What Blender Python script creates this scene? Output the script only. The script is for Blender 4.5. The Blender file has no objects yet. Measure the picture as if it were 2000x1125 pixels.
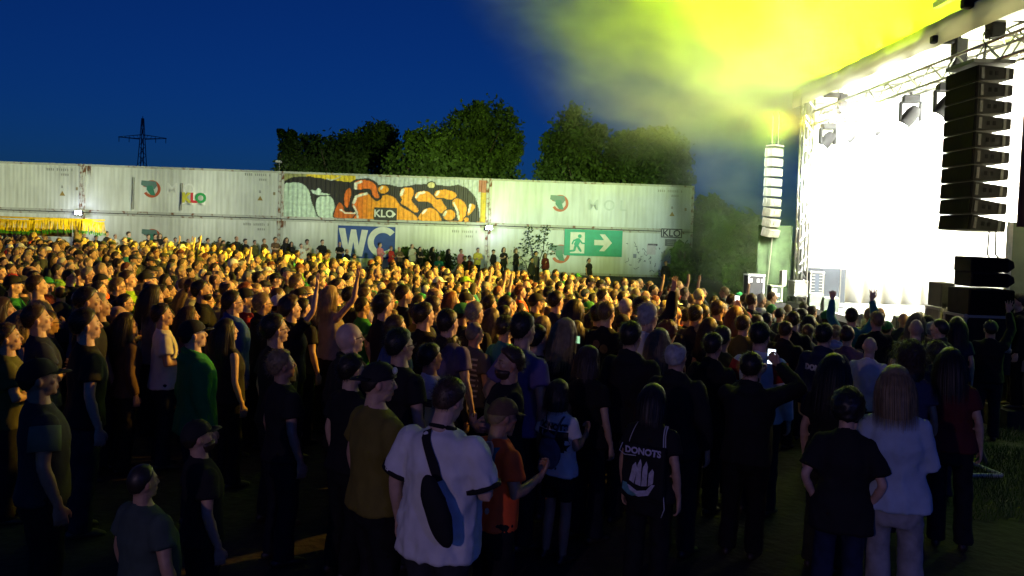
import bpy, bmesh, math, random
import numpy as np
from mathutils import Vector, Matrix, noise
from mathutils.bvhtree import BVHTree
random.seed(7); rng = np.random.default_rng(7)
S = bpy.context.scene
COL = S.collection
R = math.radians
# ------------------------------------------------------------------ camera
F = 1555.0                                   # focal length in pixels of the 2000 px wide photograph
CAMZ = 2.55; PITCH = R(2.0); ROLL = R(1.85); SHY = -58/2000
cd = bpy.data.cameras.new('camera'); cam = bpy.data.objects.new('camera', cd); COL.objects.link(cam)
cd.sensor_width = 36; cd.lens = 36*F/2000; cd.shift_y = SHY; cd.clip_end = 3000; cd.clip_start = .1
cam.matrix_world = Matrix.Translation((0, 0, CAMZ)) @ Matrix.Rotation(math.pi/2-PITCH, 4, 'X') @ Matrix.Rotation(ROLL, 4, 'Z')
S.camera = cam
CR = cam.matrix_world.to_3x3(); CP = Vector((0, 0, CAMZ))
def ray(u, v):                               # direction with unit depth along the view axis
    return CR @ Vector(((u-1000)/F, ((562.5-v)/2000+SHY)*2000/F, -1))
def proj(p):
    q = CR.transposed() @ (Vector(p)-CP)
    return 1000+F*q.x/-q.z, 562.5-(F*q.y/-q.z - SHY*2000), -q.z
def at(u, v, y):                             # the point on the ray through a photo pixel at world distance y
    r = ray(u, v); return CP + r*(y/r.y)
# ------------------------------------------------------------------ world, lamps, exposure
W = bpy.data.worlds.new('World'); S.world = W; W.use_nodes = True
wn = W.node_tree; wb = wn.nodes['Background']
sky = wn.nodes.new('ShaderNodeTexSky'); sky.sky_type = 'NISHITA'; sky.sun_disc = False
sky.sun_elevation = R(6.0); sky.sun_rotation = R(180); sky.ozone_density = 6; sky.dust_density = .2; sky.air_density = 1.0
tn = wn.nodes.new('ShaderNodeMix'); tn.data_type = 'RGBA'; tn.blend_type = 'MULTIPLY'; tn.inputs[0].default_value = 1; tn.inputs[7].default_value = (.16, .46, 1.15, 1)   # deep dusk blue
wn.links.new(sky.outputs[0], tn.inputs[6]); wn.links.new(tn.outputs[2], wb.inputs[0])
wb.inputs[1].default_value = .036
vs = S.view_settings; S.display_settings.display_device = 'sRGB'
vs.view_transform = 'Standard'; vs.look = 'None'; vs.exposure = 0; vs.gamma = 1; vs.use_curve_mapping = False
S.cycles.use_denoising = True
S.cycles.max_bounces = 5; S.cycles.diffuse_bounces = 2; S.cycles.glossy_bounces = 2; S.cycles.volume_bounces = 0
S.cycles.transmission_bounces = 3; S.cycles.transparent_max_bounces = 8
S.cycles.sample_clamp_indirect = 4; S.cycles.sample_clamp_direct = 0
S.cycles.volume_step_rate = 1.0; S.cycles.volume_max_steps = 256
S.cycles.use_adaptive_sampling = False

def lamp(name, kind, loc, tgt, power, col, size=.3, angle=60, blend=.3):
    l = bpy.data.lights.new(name, kind); o = bpy.data.objects.new(name, l); COL.objects.link(o)
    o.location = loc; l.energy = power; l.color = col
    if kind == 'SPOT': l.spot_size = R(angle); l.spot_blend = blend; l.shadow_soft_size = size
    elif kind == 'AREA': l.shape = 'RECTANGLE'; l.size = size; l.size_y = angle if angle < 20 else size; l.spread = R(150)
    else: l.shadow_soft_size = size
    if tgt is not None: o.rotation_euler = (Vector(tgt)-Vector(loc)).to_track_quat('-Z', 'Y').to_euler()
    return o
AMB = (1, .68, .03); ORA = (1, .50, .03); YEL = (.70, 1, .004)
# amber washes over the crowd from the front truss (the lit lamps of the photograph hang there)
for y, tx, ty, p, a, c in ((13.0, -6, 9.6, 8600, 48, ORA), (15.0, -6, 16, 10500, 60, (1, .60, .035)), (17.5, -9, 24, 7600, 60, AMB), (20, -13, 29.5, 8400, 58, AMB), (21.5, -2, 26, 4200, 52, AMB), (19, -17.6, 30, 60000, 13, (1, .86, .03))):  # the last entry is an added narrow light that brightens the bar canopy
    lamp('crowd_canopy_lamp', 'SPOT', (8.1, y, 5.6), (tx, ty, 0), p, c, .12, a, .7)
# added free-hanging greenish white lights that brighten the container wall over the heads of the crowd
for tx, ty, p, c in ((-33, 46, 45963, (.90, 1, .70)), (-27, 46.5, 43260, (.90, 1, .72)), (-21, 47, 40556, (.92, 1, .74)), (-15, 47.5, 37852, (.93, 1, .75)), (-9, 48, 35148, (.93, 1, .78)), (-3, 48.5, 29741, (.86, .97, .90)), (3, 49, 24332, (.66, .92, .95)), (9, 49.3, 21630, (.66, .90, 1))):
    lamp('added_backdrop_lamp', 'SPOT', (6.3, 13.4, 4.8), (tx, ty, 3.9), p, c, .25, 14.5, 1.0)
lamp('added_backdrop_lamp', 'SPOT', (6.3, 13.4, 4.9), (1, 58, 9.5), 40000, (.85, 1, .25), .12, 36, .9)  # added light for the treetops behind the containers
# beams thrown up and out through the smoke
for y, t, p, a in ((22.4, (0, 27, 12.6), 7079, 78), (21.2, (0, 26, 12.6), 8652, 78), (20.0, (2, 25, 15), 14945, 90), (18.6, (3, 24, 17), 13372, 95), (17.2, (5, 22, 17), 13372, 110), (16.0, (6.5, 20, 17), 14158, 120), (14.5, (10.5, 19, 16), 25171, 120), (14.0, (12.5, 24, 10.5), 37756, 120)):
    lamp('smoke_lamp', 'SPOT', (9.1, y, 7.3), t, p, YEL, .1, a, .6)
lamp('smoke_lamp', 'SPOT', (7.9, 23.8, 6.3), (6.5, 30, 3.0), 2600, (.62, 1, .06), .1, 110, .8)  # added greenish light for the low smoke beyond the stage
# white strobes inside the stage, turned into it
lamp('stage_strobe_lamp', 'AREA', (8.7, 17.4, 5.6), (13.5, 20.0, 1.6), 9000, (1, 1, .88), 5.0, .6)
lamp('stage_strobe_lamp', 'AREA', (9.4, 14.2, 2.0), (12.0, 19.0, 6.6), 4200, (1, 1, .80), 1.2, 1.2).data.spread = R(95)
lamp('stage_strobe_lamp', 'SPOT', (8.9, 15.2, 5.9), (11.5, 22.8, 4.6), 9000, (1, 1, .90), .3, 70, .6)
lamp('stage_strobe_lamp', 'AREA', (15.6, 17.5, 4.6), (8, 15.0, 1.2), 2000, (1, .84, .42), 3.0, 3.0)
for y in (13, 15.2, 17.4, 19.6, 21.8): lamp('added_fascia_lamp', 'POINT', (9.1, y, 6.3), None, 120, (1, 1, .62), .3)  # added lights that make the roof fascia glow
lamp('added_tower_lamp', 'POINT', (7.7, 21.2, 5.3), None, 45, (.80, 1, .15), .3)  # added light that pales the far tower and loudspeakers
lamp('added_grass_lamp', 'SPOT', (9.0, 11.9, 3.0), (6.6, 9.2, -.4), 120, (.45, 1, .12), .1, 70, .8)  # added green light on the grass beside the stage
# unseen coloured lamps behind the camera, added for the pink and blue on backs
lamp('rear_wash_lamp', 'SPOT', (-3.4, -4.2, 3.6), (1.6, 6.0, 1.0), 250, (.90, .60, .84), .06, 44, .6)
lamp('rear_wash_lamp', 'SPOT', (3.6, -4.4, 3.6), (1.6, 6.0, 1.0), 120, (.17, .15, 1.0), .06, 50, .6)
# ------------------------------------------------------------------ helpers
def prop(o, label=None, cat=None, group=None, kind=None):
    if label: o['label'] = label
    if cat: o['category'] = cat
    if group: o['group'] = group
    if kind: o['kind'] = kind
    return o
def empty(name, loc, label, cat, group=None, rz=0):
    o = bpy.data.objects.new(name, None); COL.objects.link(o); o.location = loc; o.rotation_euler = (0, 0, rz)
    o.empty_display_size = .1
    return prop(o, label, cat, group)
class MB:
    def __init__(s): s.v = []; s.f = []
    def add(s, v, f):
        k = len(s.v); s.v += [tuple(p) for p in v]; s.f += [tuple(i+k for i in q) for q in f]; return s
    def box(s, c, d, M=None):
        x, y, z = d[0]/2, d[1]/2, d[2]/2
        v = [Vector((a*x, b*y, e*z)) for a, b, e in ((-1,-1,-1),(1,-1,-1),(1,1,-1),(-1,1,-1),(-1,-1,1),(1,-1,1),(1,1,1),(-1,1,1))]
        if M is not None: v = [M @ p for p in v]
        v = [p+Vector(c) for p in v]
        return s.add(v, [(3,2,1,0),(4,5,6,7),(0,1,5,4),(1,2,6,5),(2,3,7,6),(3,0,4,7)])
    def prism(s, poly, y0, y1):              # polygon in x,z extruded along y
        n = len(poly); v = [(x, y0, z) for x, z in poly]+[(x, y1, z) for x, z in poly]
        return s.add(v, [tuple(range(n)), tuple(range(2*n-1, n-1, -1))]+[(i, i+n, (i+1) % n+n, (i+1) % n) for i in range(n)])
    def tube(s, pts, rad, n=8, side=None, round_=False):
        pts = [Vector(p) for p in pts]; rad = [(r, r) if not isinstance(r, tuple) else r for r in rad]
        if round_:
            d0 = (pts[0]-pts[1]).normalized(); d1 = (pts[-1]-pts[-2]).normalized()
            a = min(rad[0]); b = min(rad[-1])
            sc = lambda r, k: (r[0]*k, r[1]*k)
            pts = [pts[0]+d0*a*.95, pts[0]+d0*a*.6]+pts+[pts[-1]+d1*b*.6, pts[-1]+d1*b*.95]
            rad = [sc(rad[0], .3), sc(rad[0], .8)]+rad+[sc(rad[-1], .8), sc(rad[-1], .3)]
        v = []; N = len(pts)
        for i, p in enumerate(pts):
            t = (pts[min(i+1, N-1)]-pts[max(i-1, 0)]).normalized()
            a = Vector(side) if side is not None else (Vector((1, 0, 0)) if abs(t.x) < .8 else Vector((0, 1, 0)))
            a = (a-t*a.dot(t)).normalized(); b = t.cross(a)
            for k in range(n):
                w = 2*math.pi*k/n; v.append(p+a*math.cos(w)*rad[i][0]+b*math.sin(w)*rad[i][1])
        f = [(i*n+k, i*n+(k+1) % n, (i+1)*n+(k+1) % n, (i+1)*n+k) for i in range(N-1) for k in range(n)]
        f += [tuple(range(n-1, -1, -1)), tuple((N-1)*n+k for k in range(n))]
        return s.add(v, f)
    def ell(s, c, r, n=14, m=9, M=None):
        v = []; f = []
        for i in range(m+1):
            th = math.pi*i/m
            for k in range(n):
                ph = 2*math.pi*k/n; p = Vector((r[0]*math.sin(th)*math.cos(ph), r[1]*math.sin(th)*math.sin(ph), r[2]*math.cos(th)))
                if i in (0, m): p = Vector((0.002*math.cos(ph), .002*math.sin(ph), p.z))
                v.append((M @ p if M is not None else p)+Vector(c))
        f = [(i*n+k, (i+1)*n+k, (i+1)*n+(k+1) % n, i*n+(k+1) % n) for i in range(m) for k in range(n)]
        f += [tuple(range(n)), tuple(m*n+k for k in range(n-1, -1, -1))]
        return s.add(v, f)
    def mesh(s, name, mat=None, smooth=False):
        m = bpy.data.meshes.new(name); m.from_pydata([tuple(p) for p in s.v], [], s.f); m.update()
        if mat: m.materials.append(mat)
        if smooth: m.polygons.foreach_set('use_smooth', [True]*len(m.polygons))
        return m
    def obj(s, name, mat=None, parent=None, smooth=False, bevel=0, color=None):
        o = bpy.data.objects.new(name, s.mesh(name, mat, smooth)); COL.objects.link(o)
        if parent: o.parent = parent
        if color: o.color = (*color, 1)
        if bevel:
            b = o.modifiers.new('bevel', 'BEVEL'); b.width = bevel; b.segments = 1; b.limit_method = 'ANGLE'
        return o
def link(name, me, parent=None, color=None, M=None):
    o = bpy.data.objects.new(name, me); COL.objects.link(o)
    if parent: o.parent = parent
    if color is not None: o.color = (*color, 1)
    if M is not None: o.matrix_local = M
    return o
def copy_tree(o, parent=None):
    c = o.copy(); COL.objects.link(c)
    if parent: c.parent = parent
    for ch in list(o.children): copy_tree(ch, c)
    return c
def ss(a, b, x):
    t = min(1, max(0, (x-a)/(b-a))); return t*t*(3-2*t)
def gz(x, y):                                # the ground's height: a shallow bowl towards the stage
    a = -.45*ss(7, 16, y)*ss(-14, 0, x); b = ss(37, 45, y)
    return a*(1-b)-.08*b
# ------------------------------------------------------------------ materials
def mat(name, col, rough=.7, metal=0, nscale=0, namt=.25, bump=0, bscale=40, obcol=False, emit=None, estr=0, paint=False, sss=0, spec=None):
    m = bpy.data.materials.new(name); m.use_nodes = True; n = m.node_tree; b = n.nodes['Principled BSDF']; L = n.links
    b.inputs['Roughness'].default_value = rough; b.inputs['Metallic'].default_value = metal
    if spec is not None: b.inputs['Specular IOR Level'].default_value = spec
    src = None
    if obcol:
        src = n.nodes.new('ShaderNodeObjectInfo').outputs['Color']
    elif paint == 'full':
        a = n.nodes.new('ShaderNodeAttribute'); a.attribute_name = 'paint'; src = a.outputs['Color']
    else:
        c = n.nodes.new('ShaderNodeRGB'); c.outputs[0].default_value = (*col, 1); src = c.outputs[0]
    def mul(s, other):
        x = n.nodes.new('ShaderNodeMix'); x.data_type = 'RGBA'; x.blend_type = 'MULTIPLY'; x.inputs[0].default_value = 1
        L.new(s, x.inputs[6]); L.new(other, x.inputs[7]); return x.outputs[2]
    if paint is True:
        a = n.nodes.new('ShaderNodeAttribute'); a.attribute_name = 'paint'; src = mul(src, a.outputs['Color'])
    tc = n.nodes.new('ShaderNodeTexCoord')
    if nscale:
        t = n.nodes.new('ShaderNodeTexNoise'); t.inputs['Scale'].default_value = nscale; t.inputs['Detail'].default_value = 5
        L.new(tc.outputs['Object'], t.inputs['Vector'])
        r = n.nodes.new('ShaderNodeMapRange'); r.inputs[1].default_value = .3; r.inputs[2].default_value = .7
        r.inputs[3].default_value = 1-namt; r.inputs[4].default_value = 1+namt*.4
        L.new(t.outputs[0], r.inputs[0]); src = mul(src, r.outputs[0])
    L.new(src, b.inputs['Base Color'])
    if bump:
        t2 = n.nodes.new('ShaderNodeTexNoise'); t2.inputs['Scale'].default_value = bscale; t2.inputs['Detail'].default_value = 4
        L.new(tc.outputs['Object'], t2.inputs['Vector'])
        bp = n.nodes.new('ShaderNodeBump'); bp.inputs['Strength'].default_value = bump; bp.inputs['Distance'].default_value = .02
        L.new(t2.outputs[0], bp.inputs['Height']); L.new(bp.outputs[0], b.inputs['Normal'])
    if emit:
        b.inputs['Emission Color'].default_value = (*emit, 1); b.inputs['Emission Strength'].default_value = estr
    return m
M_skin = mat('skin', (.5,.3,.2), .5, obcol=True, paint=True, nscale=30, namt=.12)
M_hair = mat('hair', (.03,.02,.015), .45, obcol=True, nscale=25, namt=.35)
M_cloth = mat('cloth', (.3,.3,.3), .85, obcol=True, nscale=7, namt=.2, bump=.12, bscale=160, spec=.25)
M_denim = mat('denim', (.1,.12,.2), .85, obcol=True, nscale=12, namt=.35, bump=.15, bscale=160, spec=.2)
M_hat = mat('hat_cloth', (.3,.3,.3), .8, obcol=True, nscale=30, namt=.2, spec=.3)
M_print = mat('print_ink', (.7,.7,.7), .7, obcol=True, nscale=40, namt=.3)
M_gear = mat('black_gear', (.016,.016,.018), .75, spec=.15, nscale=6, namt=.4, bump=.15, bscale=150)
M_grille = mat('speaker_grille', (.008,.008,.009), .85, spec=.08, nscale=90, namt=.5)
M_alu = mat('aluminium', (.62,.62,.62), .35, 1, nscale=8, namt=.25)
M_steel = mat('dark_steel', (.08,.08,.085), .45, 1, nscale=8, namt=.3)
M_white = mat('white_fabric', (.8,.8,.78), .8, nscale=1.5, namt=.1)
M_wood = mat('weathered_wood', (.20,.13,.075), .8, nscale=7, namt=.5, bump=.4, bscale=20)
M_crowd = mat('crowd_cloth', (.2,.2,.2), .75, paint='full', nscale=20, namt=.2)
# ================================================================== the setting
def ground_mesh():
    xs = list(np.concatenate([np.linspace(-400, -30, 12), np.linspace(-28, 14, 64), np.linspace(18, 400, 12)]))
    ys = list(np.concatenate([np.linspace(-60, -2, 8), np.linspace(0, 50, 76), np.linspace(55, 900, 14)]))
    b = MB(); nx = len(xs)
    b.v = [(x, y, gz(x, y)+.025*noise.noise((x*.9, y*.9, 0))) for y in ys for x in xs]
    b.f = [(j*nx+i, j*nx+i+1, (j+1)*nx+i+1, (j+1)*nx+i) for j in range(len(ys)-1) for i in range(nx-1)]
    m = bpy.data.materials.new('trampled_ground'); m.use_nodes = True; n = m.node_tree; L = n.links; bs = n.nodes['Principled BSDF']
    tc = n.nodes.new('ShaderNodeTexCoord'); t = n.nodes.new('ShaderNodeTexNoise'); t.inputs['Scale'].default_value = .45; t.inputs['Detail'].default_value = 8
    t2 = n.nodes.new('ShaderNodeTexNoise'); t2.inputs['Scale'].default_value = 9; t2.inputs['Detail'].default_value = 6
    cr = n.nodes.new('ShaderNodeValToRGB'); e = cr.color_ramp.elements
    e[0].position = .38; e[0].color = (.018, .028, .008, 1); e[1].position = .6; e[1].color = (.045, .035, .025, 1)
    mx = n.nodes.new('ShaderNodeMix'); mx.data_type = 'RGBA'; mx.blend_type = 'MULTIPLY'; mx.inputs[0].default_value = .8
    L.new(tc.outputs['Object'], t.inputs[0]); L.new(tc.outputs['Object'], t2.inputs[0]); L.new(t.outputs[0], cr.inputs[0])
    L.new(cr.outputs[0], mx.inputs[6]); L.new(t2.outputs[0], mx.inputs[7]); L.new(mx.outputs[2], bs.inputs['Base Color'])
    bp = n.nodes.new('ShaderNodeBump'); bp.inputs['Strength'].default_value = .6; bp.inputs['Distance'].default_value = .05
    L.new(t2.outputs[0], bp.inputs['Height']); L.new(bp.outputs[0], bs.inputs['Normal']); bs.inputs['Roughness'].default_value = .95
    o = b.obj('ground', m, smooth=True); o['kind'] = 'structure'
ground_mesh()
def blades(name, n, pos, h, w, col):
    b = MB()
    for i in range(n):
        x, y = pos(); a = random.uniform(0, 6.28); hh = h*random.uniform(.5, 1.3); z = gz(x, y)
        dx, dy = math.cos(a)*w, math.sin(a)*w; lx, ly = random.gauss(0, hh*.4), random.gauss(0, hh*.4)
        b.add([(x-dx, y-dy, z-.01), (x+dx, y+dy, z-.01), (x+lx, y+ly, z+hh)], [(0, 1, 2)])
    o = b.obj(name, mat(name+'_green', col, .7, nscale=1.2, namt=.5)); o['kind'] = 'stuff'; return o
def grass_pos():
    while 1:
        x, y = random.uniform(4.2, 8.0), random.uniform(7.3, 12.2)
        if x/y > .47 and random.random() < ss(-.15, .25, noise.noise((x*1.1, y*1.1, 3))+.25): return x, y
blades('grass', 9000, grass_pos, .09, .006, (.06, .11, .02))

# ---------------- container wall
WA = Vector((-25.7, 47.6, -.08)); WB = Vector((11.3, 49.5, -.08)); WD = (WB-WA).normalized(); WRZ = math.atan2(WD.y, WD.x)
WN = Vector((WD.y, -WD.x, 0))                # towards the camera
def wall_at(u, v):
    r = ray(u, v); t = (WA-CP).dot(WN)/r.dot(WN); p = CP+r*t
    return (p-WA).dot(WD), p.z+.08
def mat_container(name, col, streak=.5):
    m = mat(name, col, .55); n = m.node_tree; L = n.links; b = n.nodes['Principled BSDF']
    tc = n.nodes.new('ShaderNodeTexCoord'); mp = n.nodes.new('ShaderNodeMapping'); mp.inputs['Scale'].default_value = (1.6, 1.6, .16)
    L.new(tc.outputs['Object'], mp.inputs[0]); t = n.nodes.new('ShaderNodeTexNoise'); t.inputs['Scale'].default_value = 2.2; t.inputs['Detail'].default_value = 8
    L.new(mp.outputs[0], t.inputs[0]); r = n.nodes.new('ShaderNodeValToRGB'); e = r.color_ramp.elements
    e[0].position = .30; e[0].color = (1-streak, 1-streak*1.05, 1-streak*1.15, 1); e[1].position = .56; e[1].color = (1, 1, 1, 1)
    L.new(t.outputs[0], r.inputs[0]); t3 = n.nodes.new('ShaderNodeTexNoise'); t3.inputs['Scale'].default_value = .5; t3.inputs['Detail'].default_value = 6
    L.new(tc.outputs['Object'], t3.inputs[0]); r3 = n.nodes.new('ShaderNodeMapRange'); r3.inputs[1].default_value = .3; r3.inputs[2].default_value = .7; r3.inputs[3].default_value = .82; r3.inputs[4].default_value = 1.05
    L.new(t3.outputs[0], r3.inputs[0])
    src = b.inputs['Base Color'].links[0].from_socket
    for o in (r.outputs[0], r3.outputs[0]):
        x = n.nodes.new('ShaderNodeMix'); x.data_type = 'RGBA'; x.blend_type = 'MULTIPLY'; x.inputs[0].default_value = 1
        L.new(src, x.inputs[6]); L.new(o, x.inputs[7]); src = x.outputs[2]
    L.new(src, b.inputs['Base Color']); return m
def mat_rust(name, base, amt=.55):
    m = mat(name, base, .7); n = m.node_tree; L = n.links; b = n.nodes['Principled BSDF']; src = b.inputs['Base Color'].links[0].from_socket
    tc = n.nodes.new('ShaderNodeTexCoord'); t = n.nodes.new('ShaderNodeTexNoise'); t.inputs['Scale'].default_value = 3.5; t.inputs['Detail'].default_value = 9
    L.new(tc.outputs['Object'], t.inputs[0]); r = n.nodes.new('ShaderNodeMapRange'); r.inputs[1].default_value = amt-.08; r.inputs[2].default_value = amt+.06
    L.new(t.outputs[0], r.inputs[0]); x = n.nodes.new('ShaderNodeMix'); x.data_type = 'RGBA'
    L.new(r.outputs[0], x.inputs[0]); L.new(src, x.inputs[6]); x.inputs[7].default_value = (.16, .06, .025, 1); L.new(x.outputs[2], b.inputs['Base Color']); return m
M_cw = mat_container('white_container_paint', (.66, .68, .63), .22); M_cw2 = mat_container('grey_white_container_paint', (.62, .66, .68), .2)
M_post = mat_rust('rusty_frame_paint', (.50, .50, .45), .56); M_rail = mat_rust('rusty_rail_paint', (.42, .43, .39), .62)
M_dark = mat('dark_gap', (.012, .012, .012), .9)
M_flat = {}
def flat(c):
    k = tuple(round(x, 3) for x in c)
    if k not in M_flat: M_flat[k] = mat('sign_paint', c, .55, nscale=3, namt=.15)
    return M_flat[k]
def corrugated(L, z0, z1, pitch, depth, rows, trap=True):
    prof = []; n = int(L/pitch); p = L/n
    for i in range(n):
        x = i*p; prof += [(x, 0), (x+.32*p, 0), (x+.5*p, depth), (x+.82*p, depth)]
    prof.append((L, 0)); prof = [(x, y) for x, y in prof]
    # finer along x so that paint edges are clean
    fine = []
    for (a, b2) in zip(prof[:-1], prof[1:]): fine += [a, ((a[0]+b2[0])/2, (a[1]+b2[1])/2)] if rows > 2 else [a]
    fine.append(prof[-1]); w = len(fine); b = MB()
    for j in range(rows+1):
        z = z0+(z1-z0)*j/rows
        b.v += [(x, y, z) for x, y in fine]
    b.f = [(j*w+i, j*w+i+1, (j+1)*w+i+1, (j+1)*w+i) for j in range(rows) for i in range(w-1)]
    return b
def text_obj(txt, size, matl, parent=None, bold=0, M=None, name='lettering', center=True):
    c = bpy.data.curves.new('t', 'FONT'); c.body = txt; c.size = size; c.offset = bold; c.resolution_u = 3
    if center: c.align_x = 'CENTER'; c.align_y = 'CENTER'
    t = bpy.data.objects.new('t', c); COL.objects.link(t); bpy.context.view_layer.update()
    me = bpy.data.meshes.new_from_object(t.evaluated_get(bpy.context.evaluated_depsgraph_get()))
    bpy.data.objects.remove(t); bpy.data.curves.remove(c); me.materials.clear(); me.materials.append(matl)
    # stand it upright: text x,y -> x,z
    for v in me.vertices: v.co = (v.co.x, 0, v.co.y)
    o = link(name, me, parent)
    if M is not None: o.matrix_local = M
    return o
T = Matrix.Translation
def plate(name, poly, matl, parent, y=-.02, th=.012):   # flat polygon x,z in the parent's frame
    return MB().prism(poly, y-th, y).obj(name, matl, parent)
def circle(cx, cz, r, a0=0, a1=360, n=28, rz=None):
    return [(cx+r*math.cos(R(a0+(a1-a0)*i/n)), cz+(rz or r)*math.sin(R(a0+(a1-a0)*i/n))) for i in range(n+(a1-a0 != 360))]
def ring(name, cx, cz, r0, r1, matl, parent, y, a0=0, a1=360, n=32, th=.01):
    b = MB()
    for i in range(n):
        a, c = R(a0+(a1-a0)*i/n), R(a0+(a1-a0)*(i+1)/n)
        b.prism([(cx+r0*math.cos(a), cz+r0*math.sin(a)), (cx+r1*math.cos(a), cz+r1*math.sin(a)), (cx+r1*math.cos(c), cz+r1*math.sin(c)), (cx+r0*math.cos(c), cz+r0*math.sin(c))], y-th, y)
    return b.obj(name, matl, parent)
def sdcap(P, a, b, r):
    a = np.array(a, float); b = np.array(b, float); d = b-a; t = np.clip(((P-a)@d)/max(d@d, 1e-6), 0, 1)
    return np.linalg.norm(P-(a+t[:, None]*d), axis=1)-r
def smooth_poly(pts, k=6):
    n = len(pts); out = []
    for i in range(n):
        a, p, q, e = (np.array(pts[(i+d) % n], float) for d in (-1, 0, 1, 2))
        for s_ in range(k):
            t = s_/k; out.append(.5*((2*p)+(q-a)*t+(2*a-5*p+4*q-e)*t*t+(3*p-a-3*q+e)*t**3))
    return np.array(out)
def poly_sd(P, pts):                         # signed distance to a smooth closed outline
    V = smooth_poly(pts); n = len(V); d = np.full(len(P), 1e9); ins = np.zeros(len(P), bool)
    for i in range(n):
        a, b2 = V[i], V[(i+1) % n]; d = np.minimum(d, sdcap(P, a, b2, 0)); c = ((a[1] > P[:, 1]) != (b2[1] > P[:, 1])); den = b2[1]-a[1] if abs(b2[1]-a[1]) > 1e-9 else 1e-9
        ins ^= c & (P[:, 0] < (b2[0]-a[0])*(P[:, 1]-a[1])/den+a[0])
    return np.where(ins, -d, d)
def graffiti(P0):                            # painted panel: 1830 x 435 units, y down
    P = P0+np.array([50, 55])+np.stack([0*P0[:, 0], .03*P0[:, 0]], 1); x, y = P[:, 0], P[:, 1]
    wob = np.array([noise.noise((a*.015, b*.015, 1)) for a, b in P])*7; fine = np.array([noise.noise((a*.06, b*.012, 4)) for a, b in P])
    C = np.tile(np.array([.50, .54, .58]), (len(P), 1)); C *= (1+.25*fine)[:, None]
    def put(m, c): C[m] = c
    put(x < 690, (.75, .55, .03)); put((x < 250) & (y < 150), (.30, .30, .12)); top = [(40, 140), (120, 92), (270, 84), (420, 112), (500, 122), (640, 140), (700, 108), (800, 98), (870, 130), (900, 165), (1000, 160), (1080, 186), (1150, 180), (1230, 160), (1340, 150), (1420, 160), (1540, 170), (1620, 155), (1700, 190), (1780, 280), (1815, 400), (1830, 540)]
    tx, ty = zip(*top); put((y > np.interp(x, tx, ty)+wob) & (x < 1825), (.018, .015, .012)); put((np.abs(y-100-20*np.sin(x*.03)) < 5) & (x > 430) & (x < 560), (.6, .6, .55))
    org, red, pale, wh = np.array((.92, .37, .01)), np.array((.78, .17, .01)), np.array((.50, .62, .50)), (.92, .86, .72)
    shapes = [([(52, 190), (100, 156), (170, 150), (230, 175), (270, 225), (290, 300), (320, 400), (365, 500), (52, 500)], pale), ([(335, 370), (350, 310), (400, 280), (450, 280), (490, 320), (512, 400), (508, 500), (380, 500), (345, 440)], pale*1.1),
     ([(290, 220), (330, 228), (360, 200), (385, 232), (384, 248), (460, 262), (440, 274), (370, 270), (330, 266), (300, 246)], pale*1.15), ([(515, 420), (545, 350), (580, 380), (600, 440), (660, 442), (705, 500), (515, 500)], red*.8),
     ([(590, 320), (600, 240), (635, 200), (650, 250), (640, 330), (625, 400), (600, 380)], red), ([(690, 200), (688, 140), (740, 118), (800, 124), (850, 150), (880, 190), (892, 250), (906, 290), (880, 302), (845, 262), (830, 212), (780, 202), (720, 218)], red*1.1),
     ([(665, 340), (690, 282), (740, 250), (800, 250), (838, 300), (880, 332), (920, 310), (942, 272), (990, 270), (1050, 300), (1100, 380), (1180, 430), (1240, 480), (1255, 530), (715, 530), (722, 450), (690, 410), (665, 385)], org),
     (circle(942, 212, 47, n=10, rz=42), org), ([(1090, 250), (1110, 205), (1160, 190), (1210, 205), (1216, 260), (1200, 320), (1230, 370), (1260, 410), (1255, 440), (1215, 432), (1150, 382), (1105, 350), (1112, 310)], org),
     ([(1230, 290), (1240, 246), (1290, 225), (1350, 230), (1390, 270), (1430, 312), (1465, 305), (1490, 350), (1520, 395), (1510, 430), (1470, 450), (1420, 410), (1380, 352), (1330, 330), (1260, 328)], org), ([(1408, 250), (1430, 220), (1500, 210), (1570, 225), (1606, 260), (1590, 296), (1550, 312), (1480, 292), (1420, 286)], org),
     ([(1275, 520), (1300, 432), (1350, 400), (1410, 410), (1450, 460), (1468, 530)], org), (circle(1545, 468, 56, n=10, rz=54), org), ([(1568, 332), (1600, 300), (1650, 310), (1690, 360), (1706, 420), (1690, 480), (1660, 535), (1630, 530), (1642, 440), (1612, 402), (1575, 370)], org),
     ([(1735, 352), (1778, 372), (1762, 420), (1720, 472), (1708, 440), (1730, 400)], org*.9), (circle(1704, 512, 20, n=8), org), (circle(1375, 165, 34, n=8, rz=30), np.array((.7, .6, .3)))]
    for pts, c in shapes:
        d = poly_sd(P, pts)+wob*.5; put(d < 11, (.014, .012, .01)); m = d < 0
        if c is org: t = np.clip((x-690)/200, 0, 1)[:, None]; C[m] = ((red*1.05)*(1-t)+org*t)[m]
        else: C[m] = c
        C[m] *= (1+.12*fine[m])[:, None]
    for st, w in (([(692, 205), (690, 155), (740, 135)], 12), ([(676, 350), (700, 285), (790, 256)], 13), ([(676, 380), (712, 450), (716, 500)], 8), ([(1104, 262), (1120, 216)], 13), ([(1242, 290), (1262, 250), (1310, 238)], 12), ([(1424, 262), (1442, 232)], 12), ([(1582, 342), (1618, 420), (1634, 510)], 9), ([(1736, 360), (1722, 440)], 8), ([(920, 205), (930, 185)], 10), ([(1305, 450), (1335, 415)], 10), ([(1500, 470), (1515, 435)], 10), ([(560, 420), (600, 452), (690, 455)], 7)):
        for a, b2 in zip(st[:-1], st[1:]): put(sdcap(P, a, b2, w)+wob*.3 < 0, wh)
    put((x > 1825), (.60, .42, .02)); put((x > 1805) & (y < 240+wob*3), (.40, .13, .07)); put((y > 500+.03*(x-50)*.6) & (x > 500) & (wob > 0), (.42, .2, .06))
    return C
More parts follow.
